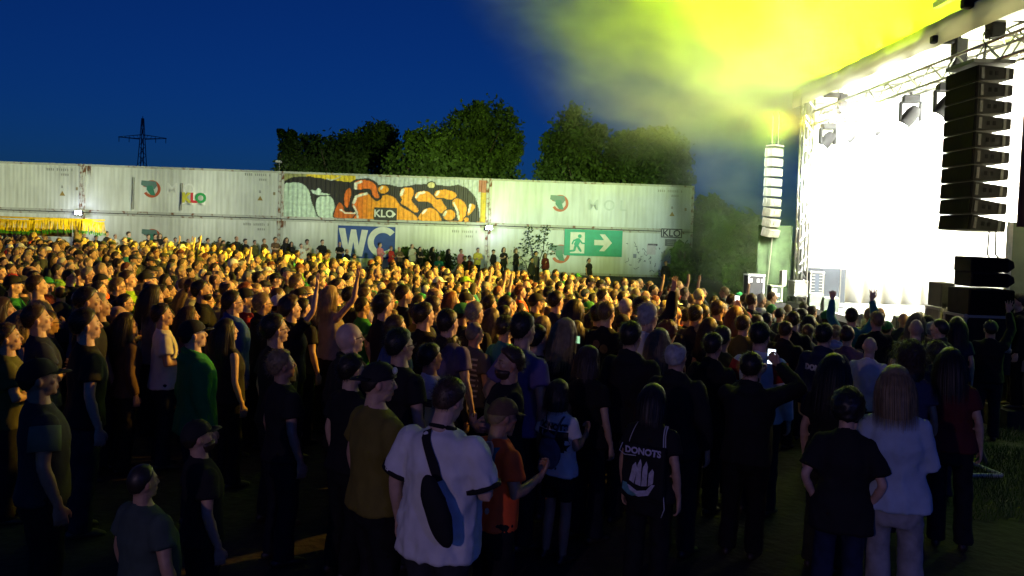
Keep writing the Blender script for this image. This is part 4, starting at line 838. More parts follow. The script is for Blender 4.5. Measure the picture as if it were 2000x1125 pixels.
def body(bd, pose, yaw, pitch, fine=False):
    k = ('body', bd, pose, yaw, pitch)
    if k in _cache: return _cache[k]
    b = MB(); loft(b, [(z, rx*.93 if z < 1.42 else rx, ry*.93 if z < 1.42 else ry, y) for z, rx, ry, y in torso_rings(bd)]); A, li = limbs(bd, pose); parts = []; sexh = 'f' if bd in 'fk' else 'm'
    b.tube([(0, -.025, 1.40), (0, -.018, 1.50), (0, -.012, 1.55)], [(.068 if sexh == 'm' else .056, .062), (.058 if sexh == 'm' else .05, .057), (.05, .05)], 14)
    b.tube([(-.14*BW[bd][0], -.02, 1.385), (-.05, -.028, 1.432), (.05, -.028, 1.432), (.14*BW[bd][0], -.02, 1.385)], [.045, .04, .04, .045], 10, (0, 1, 0), True)
    for s, S0, E_, W_, D, hk in A:
        m1 = S0.lerp(E_, .35); m2 = E_.lerp(W_, .3); b.tube([S0, m1, E_, m2, W_, W_+D*.02], [.058*li, .051*li, .040*li, .043*li, .027*li, .025*li], 12, round_=True)
    for s in (-1, 1):
        b.tube([(s*.085, -.01, .90), (s*.092, .005, .70), (s*.095, .012, .49), (s*.098, -.012, .34), (s*.10, -.035, .09)], [(.088*li, .09*li), (.074*li, .077*li), (.055, .058), (.054, .06), (.036, .04)], 14, (1, 0, 0), True)
        b.tube([(s*.10, -.085, .045), (s*.105, 0, .05), (s*.115, .10, .038), (s*.12, .155, .028)], [(.036, .04), (.042, .05), (.048, .032), (.034, .022)], 12, (1, 0, 0), True)
    v, f = remesh(b, .0215, 2, .5); P = np.ones((len(v), 3)); P[v[:, 2] < .10] = (.07, .07, .08); parts.append((v, f)); Ps = [P]
    hv, hf, hp = head(sexh); parts.append((xf(hv, headM(bd, yaw, pitch)), hf)); Ps.append(hp)
    for s, S0, E_, W_, D, hk in A:
        hv, hf = hand(hk); z = D; y = Vector((s*1.0, 0, 0)) if abs(D.x) < .7 else Vector((0, 1, 0)); y = (y-z*y.dot(z)).normalized(); x = y.cross(z)
        if hk != 'relax' and abs(D.x) < .7: y, x = Vector((0, -1, 0)), None; y = (y-z*y.dot(z)).normalized()*-1; x = y.cross(z)
        if x.dot(Vector((-s*.3, 1, .6))) < 0 and hk == 'relax': x = -x
        M = Matrix((( x.x, y.x, z.x, W_.x), (x.y, y.y, z.y, W_.y), (x.z, y.z, z.z, W_.z), (0, 0, 0, 1)))
        ff = hf if M.determinant() > 0 else hf[:, ::-1]; parts.append((xf(hv*(.92 if bd == 'f' else 1), M), ff)); Ps.append(np.ones((len(hv), 3)))
    m = make_mesh('person_body', parts, M_skin, np.concatenate(Ps)); _cache[k] = m; return m
def wrinkle(v, f, amp, seed, vert=1.0):
    # displacement along approximate normals: folds, stronger where cloth hangs
    n = np.zeros_like(v); a = v[f[:, 1]]-v[f[:, 0]]; b = v[f[:, 2]]-v[f[:, 0]]; c = np.cross(a, b)
    for k in range(4): np.add.at(n, f[:, k], c)
    n /= np.linalg.norm(n, axis=1)[:, None]+1e-9
    d = np.array([noise.noise((p[0]*9+seed, p[1]*9, p[2]*3.4*vert))+1.1*(.35-abs(noise.noise((p[0]*7+p[2]*5+seed, p[1]*9, p[2]*5*vert-p[0]*6))))+.35*noise.noise((p[0]*24+seed, p[1]*24, p[2]*13+p[0]*9)) for p in v])
    w = .45+.55*np.clip((1.42-v[:, 2])/.25, 0, 1); return v+n*(d*amp*w)[:, None]
def shirt(bd, pose, kind, tag='', amp=.011, voxel=.0165):
    k = ('shirt', bd, pose, kind, tag)
    if k in _cache: return _cache[k]
    b = MB(); off = {'tee': .013, 'tank': .017, 'long': .016, 'jacket': .026, 'loose': .024}[kind]; rs = [r for r in torso_rings(bd, off, .022 if kind in ('tee', 'loose') and bd != 'f' else .016) if r[0] > .85]
    z0 = {'tee': .86, 'tank': .90, 'long': .85, 'jacket': .82, 'loose': .76}[kind]; l = rs[-1]; rs[-1] = (z0, l[1]+.008, l[2]+.008, l[3]); rs[0] = (1.478 if kind != 'tank' else 1.462, .074 if kind != 'jacket' else .085, .070, -.022)
    loft(b, rs, 26); A, li = limbs(bd, pose)
    for s, S0, E_, W_, D, hk in A:
        if kind == 'tank': b.tube([(s*.085, -.03, 1.455), (s*.115, -.01, 1.40)], [.03, .055], 10, round_=True); continue
        b.tube([(s*.07, -.024, 1.432), (s*.12, -.018, 1.405), S0], [.034, .045, .058*li+off], 12, round_=True)
        if kind in ('tee', 'loose'): fr = .60 if kind == 'tee' else .78; m = S0.lerp(E_, fr); b.tube([S0-(E_-S0)*.1, S0, S0.lerp(E_, .3), m], [.05, .062*li+off, .062*li+off, .062*li+off+.008], 14)
        else: b.tube([S0-(E_-S0)*.1, S0, S0.lerp(E_, .4), E_, E_.lerp(W_, .4), W_.lerp(E_, .06)], [.05, .06*li+off, .054*li+off, .046*li+off, .044*li+off, .034+off*.6], 14)
    if kind in ('tee', 'long', 'loose'):
        cr = [(.068*math.cos(a), -.024+.064*math.sin(a), 1.476-.02*math.sin(a)) for a in [2*math.pi*i/16 for i in range(17)]]; b.tube(cr, [.0105]*17, 8)
    if kind == 'jacket':
        cr = [(.078*math.cos(a), -.028+.07*math.sin(a), 1.482-.03*math.sin(a)) for a in [2*math.pi*i/16 for i in range(17)]]; b.tube(cr, [(.024, .024)]*17, 8)
        b.ell((0, -.10, 1.43), (.105, .05, .05), 14, 8)
    v, f = remesh(b, voxel, 2, .5); v = wrinkle(v, f, amp*(1.3 if kind in ('jacket', 'loose') else 1), hash(k) % 97 if False else len(_cache)*1.7)
    m = make_mesh('shirt', [(v, f)], M_cloth); _cache[k] = m; return m
def trousers(bd, kind):
    k = ('trousers', bd, kind)
    if k in _cache: return _cache[k]
    b = MB(); sh, gi, li = BW[bd]; rs = [r for r in torso_rings(bd, .012) if r[0] < 1.0]; rs = [(1.0, rs[0][1]-.014, rs[0][2]-.014, 0)]+rs+[(.745, .145, .105, -.01)]; loft(b, rs, 22)
    for s in (-1, 1):
        if kind == 'shorts': b.tube([(s*.086, -.01, .92), (s*.098, .005, .72), (s*.105, .01, .50)], [(.108*li, .115*li), (.102*li, .108*li), (.10*li, .105*li)], 16, (1, 0, 0))
        elif kind == 'mini': b.tube([(s*.086, -.01, .92), (s*.095, .005, .70), (s*.098, .005, .62)], [(.108*li, .115*li), (.10*li, .105*li), (.10*li, .105*li)], 16, (1, 0, 0))
        else:
            fl = .015 if kind == 'flare' else 0
            b.tube([(s*.086, -.01, .92), (s*.096, .005, .70), (s*.098, .012, .48), (s*.10, -.008, .28), (s*.105, -.015, .065)], [(.108*li, .112*li), (.094*li, .098*li), (.075, .078), (.072+fl, .078+fl), (.076+fl*1.6, .088+fl*1.6)], 16, (1, 0, 0))
    v, f = remesh(b, .017, 2, .5); v = wrinkle(v, f, .010, 50+len(_cache), 1.6); m = make_mesh('trousers', [(v, f)], M_denim); _cache[k] = m; return m
# ---------------- hair and headgear, in head space
def hl_mask(d, style):                       # 1 where hair grows, from a unit direction
    az = abs(math.degrees(math.atan2(d.x, d.y))); z = d.z
    hl = np.interp(az, [0, 35, 60, 85, 105, 130, 180], [.62, .58, .36, .05, -.30, -.62, -.70])
    m = ss(hl-.10, hl+.16, z)
    if style == 'bald': m = 0
    if style == 'receding': m *= 1-ss(.62, .78, z)*(1 if d.y > -.5 else ss(.85, .95, z)) ; m *= ss(40, 75, az) if z < .75 else 1
    return m
def skull(d, off): return Vector((HC.x+d.x*(HR.x+off), HC.y+d.y*(HR.y+off), HC.z+d.z*(HR.z+off)))
TH = {'short': .013, 'buzz': .005, 'receding': .008, 'bob': .022, 'lob': .02, 'long': .018, 'curly': .040, 'pony': .012, 'bun': .012, 'mop': .028, 'curlylong': .04}
def hair(style):
    k = ('hair', style)
    if k in _cache: return _cache[k]
    th = TH[style]; rg = random.Random(style); n, m_ = 44, 30; v = []
    for i in range(m_+1):
        t = math.pi*i/m_
        for j in range(n):
            p = 2*math.pi*j/n; d = Vector((math.sin(t)*math.sin(p), math.sin(t)*math.cos(p), math.cos(t))) if 0 < i < m_ else Vector((.01*math.sin(p), .01*math.cos(p), math.cos(t)))
            m = hl_mask(d, style); nz = noise.noise(d*(4 if 'curly' in style else 3))*.5+noise.noise(d*(11 if 'curly' in style else 14))*.5
            fr = (.45+.85*ss(-.3, .7, d.z)) if style in ('short', 'mop', 'buzz') else 1
            v.append(skull(d, (th*fr*(1+(.55 if 'curly' in style else .35)*nz)+.004)*m-.014*(1-m)))
    f = [(i*n+j, (i+1)*n+j, (i+1)*n+(j+1) % n, i*n+(j+1) % n) for i in range(m_) for j in range(n)]
    b = MB(); b.add(v, f)
    if style in ('bob', 'lob', 'long', 'curlylong'):  # the hanging mass behind the face
        zb = {'bob': -.035, 'lob': -.075, 'long': -.15, 'curlylong': -.08}[style]; n2 = 22; zs = np.linspace(.15, zb, 9); w0 = len(b.v); vv = []
        for i, z in enumerate(zs):
            t = i/8; rx = .088+.012*t+(.022*math.sin(t*3) if style != 'long' else .006*math.sin(t*3)); ry = .085+.01*t; yc = -.02-.012*t
            for j in range(n2+1):
                a = R(-132+264*j/n2); q = .006*noise.noise((a*5, z*9, 2))+(.016*noise.noise((a*6, z*26, 5)) if 'curly' in style else 0); sh_ = .05*max(0, t-.75)*(1 if style == 'long' else .4)*abs(math.sin(a*9))
                vv.append(Vector(((rx+q)*math.sin(a), yc-(ry+q)*math.cos(a), z+sh_)))
            for j in range(n2, -1, -1):
                a = R(-132+264*j/n2); vv.append(Vector(((rx-.028)*math.sin(a), yc-(ry-.028)*math.cos(a), z)))
        w = 2*(n2+1); ff = [(i*w+j, i*w+(j+1) % w, (i+1)*w+(j+1) % w, (i+1)*w+j) for i in range(8) for j in range(w)]
        b.add(vv, ff)
        k0 = 8*w; b.add([vv[k0+j] for j in range(w)], [tuple((j, j+1, w-2-j, w-1-j)) for j in range(n2)])
    if style == 'pony': b.tube([(0, -.10, .16), (0, -.15, .14), (0, -.165, .05), (0, -.15, -.06)], [.02, .026, .026, .008], 8, round_=True)
    if style == 'bun': b.ell((0, -.06, .235), (.042, .042, .034), 10, 8)
    # strands: thin tapering ribbons that break up the outline
    N = {'lob': 1500, 'short': 900, 'buzz': 0, 'receding': 120, 'bob': 900, 'long': 1200, 'curly': 520, 'pony': 160, 'bun': 160, 'mop': 900, 'curlylong': 620}[style]
    for _ in range(N):
        for _t in range(30):
            d = Vector((rg.gauss(0, 1), rg.gauss(0, 1), rg.gauss(.4, 1))).normalized()
            if hl_mask(d, style) > .6: break
        p = skull(d, th*.8); vel = Vector((d.x*.6, d.y*.35-.35, .15+d.z*.2)).normalized()
        lng = style in ('bob', 'lob', 'long', 'curlylong'); L = (p.z-{'bob': -.045, 'lob': -.115, 'long': -.20, 'curlylong': -.11}[style])*rg.uniform(.62, 1.1)+.02 if lng else rg.uniform(.02, .05) if style in ('short', 'receding') else .045
        st = 9 if lng else 3; w = rg.uniform(.0009, .0022) if lng else .0022; pts = [p]; cu = 'curly' in style
        if d.y > .25 and lng: vel = Vector((math.copysign(.9, d.x), -.1, -.1)).normalized()
        for q in range(st):
            if lng: vel = (vel*.55+Vector((0, -.12, -.55))).normalized()
            else: vel = (vel+Vector((rg.gauss(0, .25), rg.gauss(0, .25), rg.gauss(0, .2)-.12))-d*.05).normalized()
            if cu: vel = (vel+Vector((rg.gauss(0, .7), rg.gauss(0, .7), rg.gauss(0, .5)))).normalized()
            p = p+vel*(L/st); e = p-HC; r_ = math.sqrt((e.x/(HR.x+th))**2+(e.y/(HR.y+th))**2+(e.z/(HR.z+th))**2)
            if lng and p.z < .13: r_ = math.sqrt((p.x/(.094+rg.uniform(0, .01)))**2+((p.y+.03)/(.096+rg.uniform(0, .008)))**2); 
            if r_ < 1 and r_ > .05:
                if lng and p.z < .13: p = Vector((p.x/r_, (p.y+.03)/r_-.03, p.z))
                else: p = HC+e/r_
            if lng and p.y > .045 and p.z < .14: p.y = .045-rg.uniform(0, .02)
            pts.append(p)
        sd = pts[0].cross(Vector((0, 0, 1))).normalized() if pts[0].xy.length > .01 else Vector((1, 0, 0)); sd = (sd+Vector((rg.gauss(0, .3), rg.gauss(0, .3), rg.gauss(0, .3)))).normalized(); k0 = []
        for q, pt in enumerate(pts):
            ww = w*(1-.85*q/st); k0 += [pt-sd*ww, pt+sd*ww]
        b.add(k0, [(2*q, 2*q+1, 2*q+3, 2*q+2) for q in range(st)])
    m = b.mesh('hair', M_hair, True); _cache[k] = m; return m
def cap(kind):
    k = ('cap', kind)
    if k in _cache: return _cache[k]
    b = MB(); n = 26; v = []; lo = {'cap': .12, 'capback': .12, 'beanie': .02, 'bucket': .1}[kind]; rows = 9
    for i in range(rows+1):
        t = i/rows; z = lo+(1.0-lo)*t
        for j in range(n):
            p = 2*math.pi*j/n; rr = math.sqrt(max(0.0004, 1-((z-.02)/.99)**2)) if z < .99 else .03; d = Vector((math.sin(p)*rr, math.cos(p)*rr, z-.12*math.cos(p)*(1-t)*(-1 if kind != 'beanie' else .4)))
            v.append(skull(d, .016 if kind != 'beanie' else .019))
    f = [(i*n+j, i*n+(j+1) % n, (i+1)*n+(j+1) % n, (i+1)*n+j) for i in range(rows) for j in range(n)]+[tuple(rows*n+j for j in range(n))]; b.add(v, f)
    if kind in ('cap', 'capback'):
        sg = 1 if kind == 'cap' else -1; vv = []
        for i in range(9):
            a = R(-62+124*i/8); e = Vector((math.sin(a)*.088, sg*math.cos(a)*.105, .155)); o_ = e+Vector((math.sin(a)*.012, sg*.075*math.cos(a)**.8, -.022+.012*abs(math.sin(a))))
            vv += [e, o_, o_-Vector((0, 0, .004)), e-Vector((0, 0, .004))]
        b.add(vv, [(4*i+k, 4*i+(k+1) % 4, 4*i+4+(k+1) % 4, 4*i+4+k) for i in range(8) for k in range(4)]); b.ell((0, -.005, .252), (.008, .008, .005), 6, 4)
    if kind == 'bucket':
        vv = []
        for j in range(n):
            p = 2*math.pi*j/n
            for r_, z in ((1.0, .15), (1.5, .118), (1.5, .114), (1.0, .145)): vv.append(Vector((math.sin(p)*.094*r_, math.cos(p)*.112*r_, z)))
        b.add(vv, [(4*j+k, 4*j+(k+1) % 4, 4*((j+1) % n)+(k+1) % 4, 4*((j+1) % n)+k) for j in range(n) for k in range(4)])
    m = b.mesh('cap', M_hat, True); _cache[k] = m; return m
def glasses():
    if 'gl' in _cache: return _cache['gl']
    b = MB()
    for s in (-1, 1):
        c = [(s*.032+.021*math.cos(a)*1.05, .108, .115+.017*math.sin(a)) for a in [2*math.pi*i/12 for i in range(13)]]; b.tube(c, [.0025]*13, 5); b.tube([(s*.054, .107, .12), (s*.078, .05, .12), (s*.083, -.02, .118)], [.0026]*3, 5)
    b.tube([(-.011, .109, .118), (.011, .109, .118)], [.0025]*2, 5); m = b.mesh('glasses', M_gear); _cache['gl'] = m; return m
def beard():
    if 'bd' in _cache: return _cache['bd']
    n, m_ = 30, 20; v = []
    for i in range(m_+1):
        t = math.pi*i/m_
        for j in range(n):
            p = 2*math.pi*j/n; d = Vector((math.sin(t)*math.sin(p), math.sin(t)*math.cos(p), math.cos(t))); az = abs(math.degrees(p if p < math.pi else p-2*math.pi))
            m = ss(.30, .0, d.z)*ss(118, 92, az); mouth = math.exp(-((d.z+.17)/.10)**2-(az/17)**2); m *= 1-mouth
            o_ = .012*m*(1+.5*noise.noise(d*9))-.012*(1-m); v.append(Vector((d.x*(.062+o_), .026+d.y*(.066+o_*1.6), .058+d.z*(.064+o_))))
    b = MB(); b.add(v, [(i*n+j, (i+1)*n+j, (i+1)*n+(j+1) % n, i*n+(j+1) % n) for i in range(m_) for j in range(n)]); m = b.mesh('beard', M_hair, True); _cache['bd'] = m; return m
C_ = dict(black=(.012,.012,.014), charcoal=(.035,.035,.04), grey=(.16,.16,.165), lightgrey=(.32,.32,.34), white=(.72,.72,.72), navy=(.015,.022,.06), blue=(.03,.07,.25), lightblue=(.25,.36,.55), teal=(.02,.16,.20), green=(.02,.20,.05), lime=(.28,.50,.03), olive=(.10,.10,.03), mustard=(.16,.13,.025),
  orange=(.95,.13,.03), red=(.42,.03,.025), maroon=(.10,.015,.02), pink=(.65,.20,.24), mauve=(.17,.10,.14), purple=(.13,.10,.25), beige=(.42,.36,.27), cream=(.62,.58,.46), brown=(.12,.07,.04), yellow=(.66,.54,.08), tan=(.45,.28,.17))
H_ = dict(black=(.010,.009,.009), dark=(.020,.014,.010), brown=(.055,.032,.018), light=(.13,.085,.045), blond=(.38,.27,.13), fair=(.24,.17,.09), red=(.17,.045,.015), grey=(.20,.19,.18), silver=(.42,.41,.40))
SK = [(.52,.32,.22), (.58,.38,.28), (.46,.28,.19), (.60,.37,.27), (.40,.23,.15)]
STAGE = Vector((11.0, 18.5, 0)); PEOPLE = []; NH = [0]
HATS = ('cap', 'capback', 'beanie', 'bucket')
def person(x, y, h, bd='m', pose='down', hs='short', hc='dark', sc='black', sk='tee', tc=None, tk='jeans', yaw=0, pitch=3, turn=0, ex='', skin=None, label=None, tag='', face=None, group='concert crowd', amp=.011):
    a = math.atan2(STAGE.y-y, STAGE.x-x)-math.pi/2+R(turn) if face is None else R(face)
    if h is None: h = 1.75
    o = bpy.data.objects.new('person', body(bd, pose, yaw, pitch)); COL.objects.link(o); s = h/1.755
    o.location = (x, y, gz(x, y)); o.rotation_euler = (R(random.uniform(-2.5, 1.5)), R(random.uniform(-2.2, 2.2)), a); o.scale = (s*random.uniform(.95, 1.05), s*random.uniform(.96, 1.06), s)
    sk_ = skin or random.choice(SK); j = random.uniform(.9, 1.08); o.color = (*[c*j for c in sk_], 1); prop(o, label, 'person', group)
    HM = headM(bd, yaw, pitch); hcol = H_[hc] if hc in H_ else C_[hc]; ch = {}
    if hs in HATS:
        link('cap', cap(hs), o, C_.get(hc, hcol), HM)
        if hs != 'beanie' or True: link('hair', hair('buzz' if bd != 'f' else 'long'), o, H_['dark' if 'B' not in ex else 'fair'], HM)
    elif hs != 'bald': link('hair', hair(hs), o, hcol, HM)
    if 'g' in ex: link('glasses', glasses(), o, (.02, .02, .02), HM)
    if 'b' in ex: link('beard', beard(), o, hcol if hs not in HATS else H_['brown'], HM)
    ch['shirt'] = link('shirt', shirt(bd, pose, sk, tag, amp), o, C_[sc] if isinstance(sc, str) else sc)
    link('trousers', trousers(bd, tk), o, C_[tc] if tc else random.choice([(.012,.016,.03), (.008,.008,.01), (.02,.025,.04), (.01,.012,.018), (.03,.027,.02)]))
    PEOPLE.append(dict(o=o, x=x, y=y, h=h, bd=bd, pose=pose, hs=hs, hc=hc, sc=sc, sk=sk, ex=ex, s=s, label=label)); return o, ch
def place(u, v, hp, lo=1.56, hi=1.93):       # a person whose head top and head height were measured in the photo
    d = F*.235/hp
    for _ in range(40):
        r = ray(u, v); p = CP+r*(d/r.y); h = p.z-gz(p.x, p.y)
        if h > hi: d *= 1.012
        elif h < lo: d *= .988
        else: break
    return p.x, p.y, min(hi, max(lo, h))
# ================================================================== the crowd, measured person by person where the photo allows
# u v head-height | build pose hair haircolour shirt cut | turn, extras | label
HAND = '''
30 537 35 m face cap black green long||man in green long-sleeved top and dark cap, hand at his face, far left
84 538 36 m cross short brown tan tank||man with bare tanned shoulders and folded arms beside the man in green
135 526 27 m down short dark black tee|g|dark-haired man with glasses lit orange, head above the bare-shouldered man
156 527 26 m down short brown charcoal tee||brown-haired man right of the dark-haired man with glasses
181 522 27 m down short grey black tee|g|grey-haired person in dark glasses under the end of the bar canopy
207 514 23 m down short dark lime tee|g|person in a bright lime shirt front near the bar post
256 528 31 m pocket short brown lime long||man in glowing lime green long-sleeved top
285 531 29 m down cap black charcoal tee||man with dark cap just right of the man in lime
302 533 28 m down short black navy tee||black-haired man with pale lit face right of the lime top
295 557 38 f down long dark grey long||woman with long dark hair in a grey long-sleeved top
327 556 34 m down short dark black tee|b|dark-haired bearded man with orange lit face behind the white shirted man
201 550 31 m down short dark navy tee||dark-haired man between the lime top and the tall dark profile
203 572 45 m down short grey black tee||grey-haired man in black T-shirt looking up to the stage
165 561 48 m down short dark black long||dark-haired man in black with bright yellow lit ear and cheek
114 556 31 m down receding dark navy tee|t=100|man with receding hair turned towards the camera in dark clothes
158 602 58 m down short dark black tee||large dark-haired man in black T-shirt, bare arm hanging, left of centre crowd
3 582 45 f down bob brown maroon tee||woman with lit orange face at the very left edge
38 607 50 f cross long fair charcoal tank||fair long-haired woman with bare arms at the left edge
14 630 56 m cross short brown olive tee||purple lit man in olive T-shirt with folded arms, left edge
240 611 46 f down long dark brown long||woman with long dark hair in a brown top left of the white shirted man
321 594 45 m drink short dark white tee||dark-haired man in bright white T-shirt holding a drink
371 598 40 f down long brown mauve tee||woman with long brown hair in mauve top behind the green jacket
391 625 56 m down cap black green jacket||man in green jacket and black cap seen in profile
402 548 36 m down short black black tee|b|black-bearded man in black above the green jacket man
428 534 25 m down receding brown charcoal tee||balding man lit yellow, above the bearded man in black
453 546 33 m down receding dark navy tee|g|balding man with glasses in dark blue
455 568 42 m down short dark blue jacket|g|man with glasses in a wide dark blue jacket
484 562 38 m down cap black red tee||man in red shirt and black cap
511 573 40 m down short fair black jacket|g|fair-haired older man with glasses in black beside the red shirt
541 575 38 m down cap white charcoal tee||person in a white cap seen from behind
545 612 55 m down short dark black tee|g|dark-haired man with black-rimmed glasses in black T-shirt, centre left
577 538 32 m down curly light charcoal tee||person with light curly hair in the yellow lit crowd
577 580 42 f raise curly brown black tee||curly-haired woman in black raising her hand
640 558 36 f raise long blond beige tank||blond woman in a pale tank top stretching up an arm
600 560 28 m phone short fair green tee||fair-haired person in green T-shirt holding up a phone
555 683 62 m down short fair black tee||fair-haired man in black T-shirt, seen in profile before the dark gap
455 622 48 f down long dark black tank||woman with long dark hair and bare shoulder right of the green jacket
513 531 26 m down short dark black tee|g|man with glasses lit yellow in the middle of the left crowd
535 533 23 m down cap black red tee||person in red T-shirt with dark cap further back
562 528 22 m down bald dark black tee||bald person in the yellow lit back rows left of centre
688 628 60 m down bald dark black jacket|g|bald red-lit man with glasses in black
750 578 41 m down mop dark black tee||dark-haired man with orange lit face and full hair
713 580 34 m down short dark green tee|g|man with glasses in a green and white shirt
770 553 33 m down short brown green tee|b|brown-bearded man in green shirt
710 555 26 m down short dark charcoal tee||short dark-haired person left of the brown-bearded man
667 545 25 m down short dark black tee|gb|bearded person with glasses in black, small in the yellow crowd
828 590 45 m down short dark black tee||upright man in black with short hair in the centre of the crowd
826 573 26 m down cap green charcoal tee||person in a green cap behind the upright man in black
882 605 50 m down short dark purple tee||dark-haired man in pale lavender shirt
905 591 38 m down beanie green black tee||person in a bright green beanie
926 590 42 m down short grey black tee||grey-haired man in black right of the green beanie
932 629 46 m down buzz grey grey tee||man with cropped greyish hair in a striped grey T-shirt
796 643 62 m down short black black tee|g|black-haired man with glasses in black T-shirt, sharp profile
772 616 48 m down short brown blue tee||brown-haired man in blue shirt left of the sharp profile
850 561 33 m down receding light charcoal tee||man with thinning hair lit yellow from the stage
889 571 31 f down long red orange tee||woman with long orange-red hair in the lit crowd
860 540 22 m down cap white beige tee||person in a white cap in the lit crowd
910 540 21 m down cap lime green tee||person in a lime green cap in the lit crowd
843 673 57 m down short dark white tee||man in white T-shirt with a dark print on the back
880 655 50 f down curlylong dark brown long||woman with long dark curls before the white printed T-shirt
668 598 30 m down cap black olive tee||person in a dark brimmed cap above the bald red-lit man
828 637 44 m down beanie black black jacket||person in a black beanie left of the lavender shirt
983 618 46 m down short dark teal tee||dark-haired man in teal T-shirt left of the tall purple shirt
960 577 32 m down short dark olive tee||short-haired person in olive before the yellow crowd
962 602 40 f down long light olive tee||woman with long light hair lit green, centre
1017 612 58 m pocket short dark purple tee||tall man in purple-grey T-shirt, bare arms
1061 636 52 m phone short dark black tee||man in black holding a phone at chest height
1113 624 52 f down long blond charcoal tank||woman with long pale blond hair lit green
1123 586 38 f down cap olive black tee||person in an olive cap with peak to the right
1186 591 41 m down short light black tee||short light-haired man in black T-shirt with dark print
1178 565 30 m down short dark black tee||person in black with a yellow print behind the light-haired man
1219 582 34 m down buzz silver black tee||silver cropped man in the lit crowd
1275 593 46 m down short silver white tee|g|silver-haired older man with glasses in white
1235 628 53 m down short dark black jacket||broad dark-haired man in black seen from behind
1266 636 42 f down bob black black tee||black-haired person in black with a pale skull print
1291 643 48 f down long fair charcoal long||woman with long fair hair right of the broad man in black
1093 570 34 m down short dark navy tee||dark short-haired man standing above the long blond hair
1040 572 31 m down cap black olive tee||man in a black cap before the orange shirt
1022 557 29 m down short red orange tee||man in an orange shirt in the lit crowd
1074 559 28 m down short dark charcoal tee||dark-haired person with lit cheek above the tall purple man
985 676 62 m cross short brown black tee|bt=150|bearded man facing the camera in a black T-shirt with green print
1157 679 56 f down bob brown black tee||person with cropped brown bob in black, seen from behind
1218 614 35 m down cap black charcoal tee||person in a black cap left of the broad man in black
985 598 36 f down bob dark maroon tee||person with dark bob above the teal T-shirt
1068 618 36 f down long fair black tee||woman with long hair lit yellow behind the phone holder
1132 628 40 f down long brown olive tee||woman with long brown hair beside the pale blond one
1333 667 58 m down receding silver black jacket|g|old man with silver fringe of hair in a black jacket
1492 631 50 m down short black white long||black-haired man in white T-shirt with red sleeves
1417 638 47 f down pony brown olive tee||woman with brown ponytail in olive top
1381 650 50 m down short dark black jacket||dark-haired man in black hooded jacket beside the ponytail
1355 596 36 m down short dark navy tee||dark short-haired man in navy before the raised phone
1303 600 36 m down short brown charcoal tee||brown-haired man right of the silver-haired man in white
1301 630 44 f down curly red maroon tee||person with dark red curls
1454 616 36 m down short brown olive tee||brown-haired person near the stage corner
1484 616 30 f down bob brown black tee||person with brown bob near the white lit ground
1504 611 29 f down pony dark charcoal tee||person with dark ponytail at the white lit ground
1472 575 29 m down short brown charcoal tee||tall brown-haired man before the flight case at the stage corner
1416 561 19 m down short fair black tee|t=165|fair man facing the crowd below the far loudspeakers
1449 571 17 m down beanie green red tee||person in a green beanie by the stage corner
1571 591 23 m clap short dark black tee|t=75|dark-haired man in black against the white stage floor, looking left
1552 609 34 m down short dark black tee|t=25|short-haired man in black with an orange lit cheek before the stage
1532 628 36 m down short brown black jacket||person in black jacket right of the red-sleeved shirt
1572 616 31 f down bob dark charcoal tee||dark bob-haired person before the stage edge
1585 634 32 m down short light grey tee||light-haired person in grey left of the navy printed shirt
1616 605 30 m down cap green black tee||man in a dark green cap against the white stage
1615 631 45 m down short black navy jacket||man in navy shirt with white lettering across the back
1363 629 36 m down cap grey black tee||person in a grey cap before the dark hooded jacket
1392 622 38 f down long brown black tee||woman with long brown hair left of the ponytail
1433 598 33 f down long red charcoal tee||person with orange lit long hair near the stage corner
1409 587 32 m camera short brown black long||person holding a phone high toward the stage
1429 625 32 f down long fair olive tee||woman with blond hair edged in yellow light
1376 596 34 m down short dark navy tee|g|dark-haired man with glasses beside the navy one
1708 608 33 m down short fair black tee|t=50|short-haired man in black turned left against the white stage
1740 627 31 m down cap green navy tee||man in a dark cap right of the man turned left
1784 622 38 m down bald fair black tee||bald man with big ears in black before the stage
1825 622 37 m down buzz dark charcoal jacket|t=60|shaved man in a dark jacket turned left, by the upright case
1696 634 27 m down short dark olive tee||small dark head between bun and dark cap
1666 637 38 f down bun brown mauve tee||person with hair in a bun and a mauve top
1693 657 40 m down bald dark white tee||bald man in white T-shirt seen from behind
1775 668 54 f down curlylong brown mauve tee||person with backlit frizzy hair and mauve top
1840 671 46 f down curly brown navy jacket||person with short brown curls at the right, in a dark jacket
1874 680 55 f down long dark maroon tee||woman with very long dark hair at the right end of the crowd
1627 692 60 f down long black black tee||person with long black hair before the navy printed shirt
1641 636 26 m down short fair lightblue jacket||person in pale blue jacket left of the bun
1462 690 58 m camera short dark black jacket||dark-haired man photographing with a lit camera screen, arm raised
'''
cols = []
for ln in HAND.strip().split('\n'):
    a, b, lb = ln.split('|'); q = a.split(); u, v, hp = map(float, q[:3]); x, y, h = place(u, v, hp); t = 0
    if 't=' in b: i = b.index('t='); t = float(b[i+2:]); b = b[:i]
    pitch = 9 if u < 700 else 4
    o, ch = person(x, y, h, q[3], q[4], q[5], q[6], q[7], q[8], turn=t+random.uniform(-7, 7), pitch=pitch, ex=b, label=lb); PEOPLE[-1]['hand'] = 1; PEOPLE[-1]['u'] = u
byl = lambda t: next(p for p in PEOPLE if p['label'] and t in p['label'])
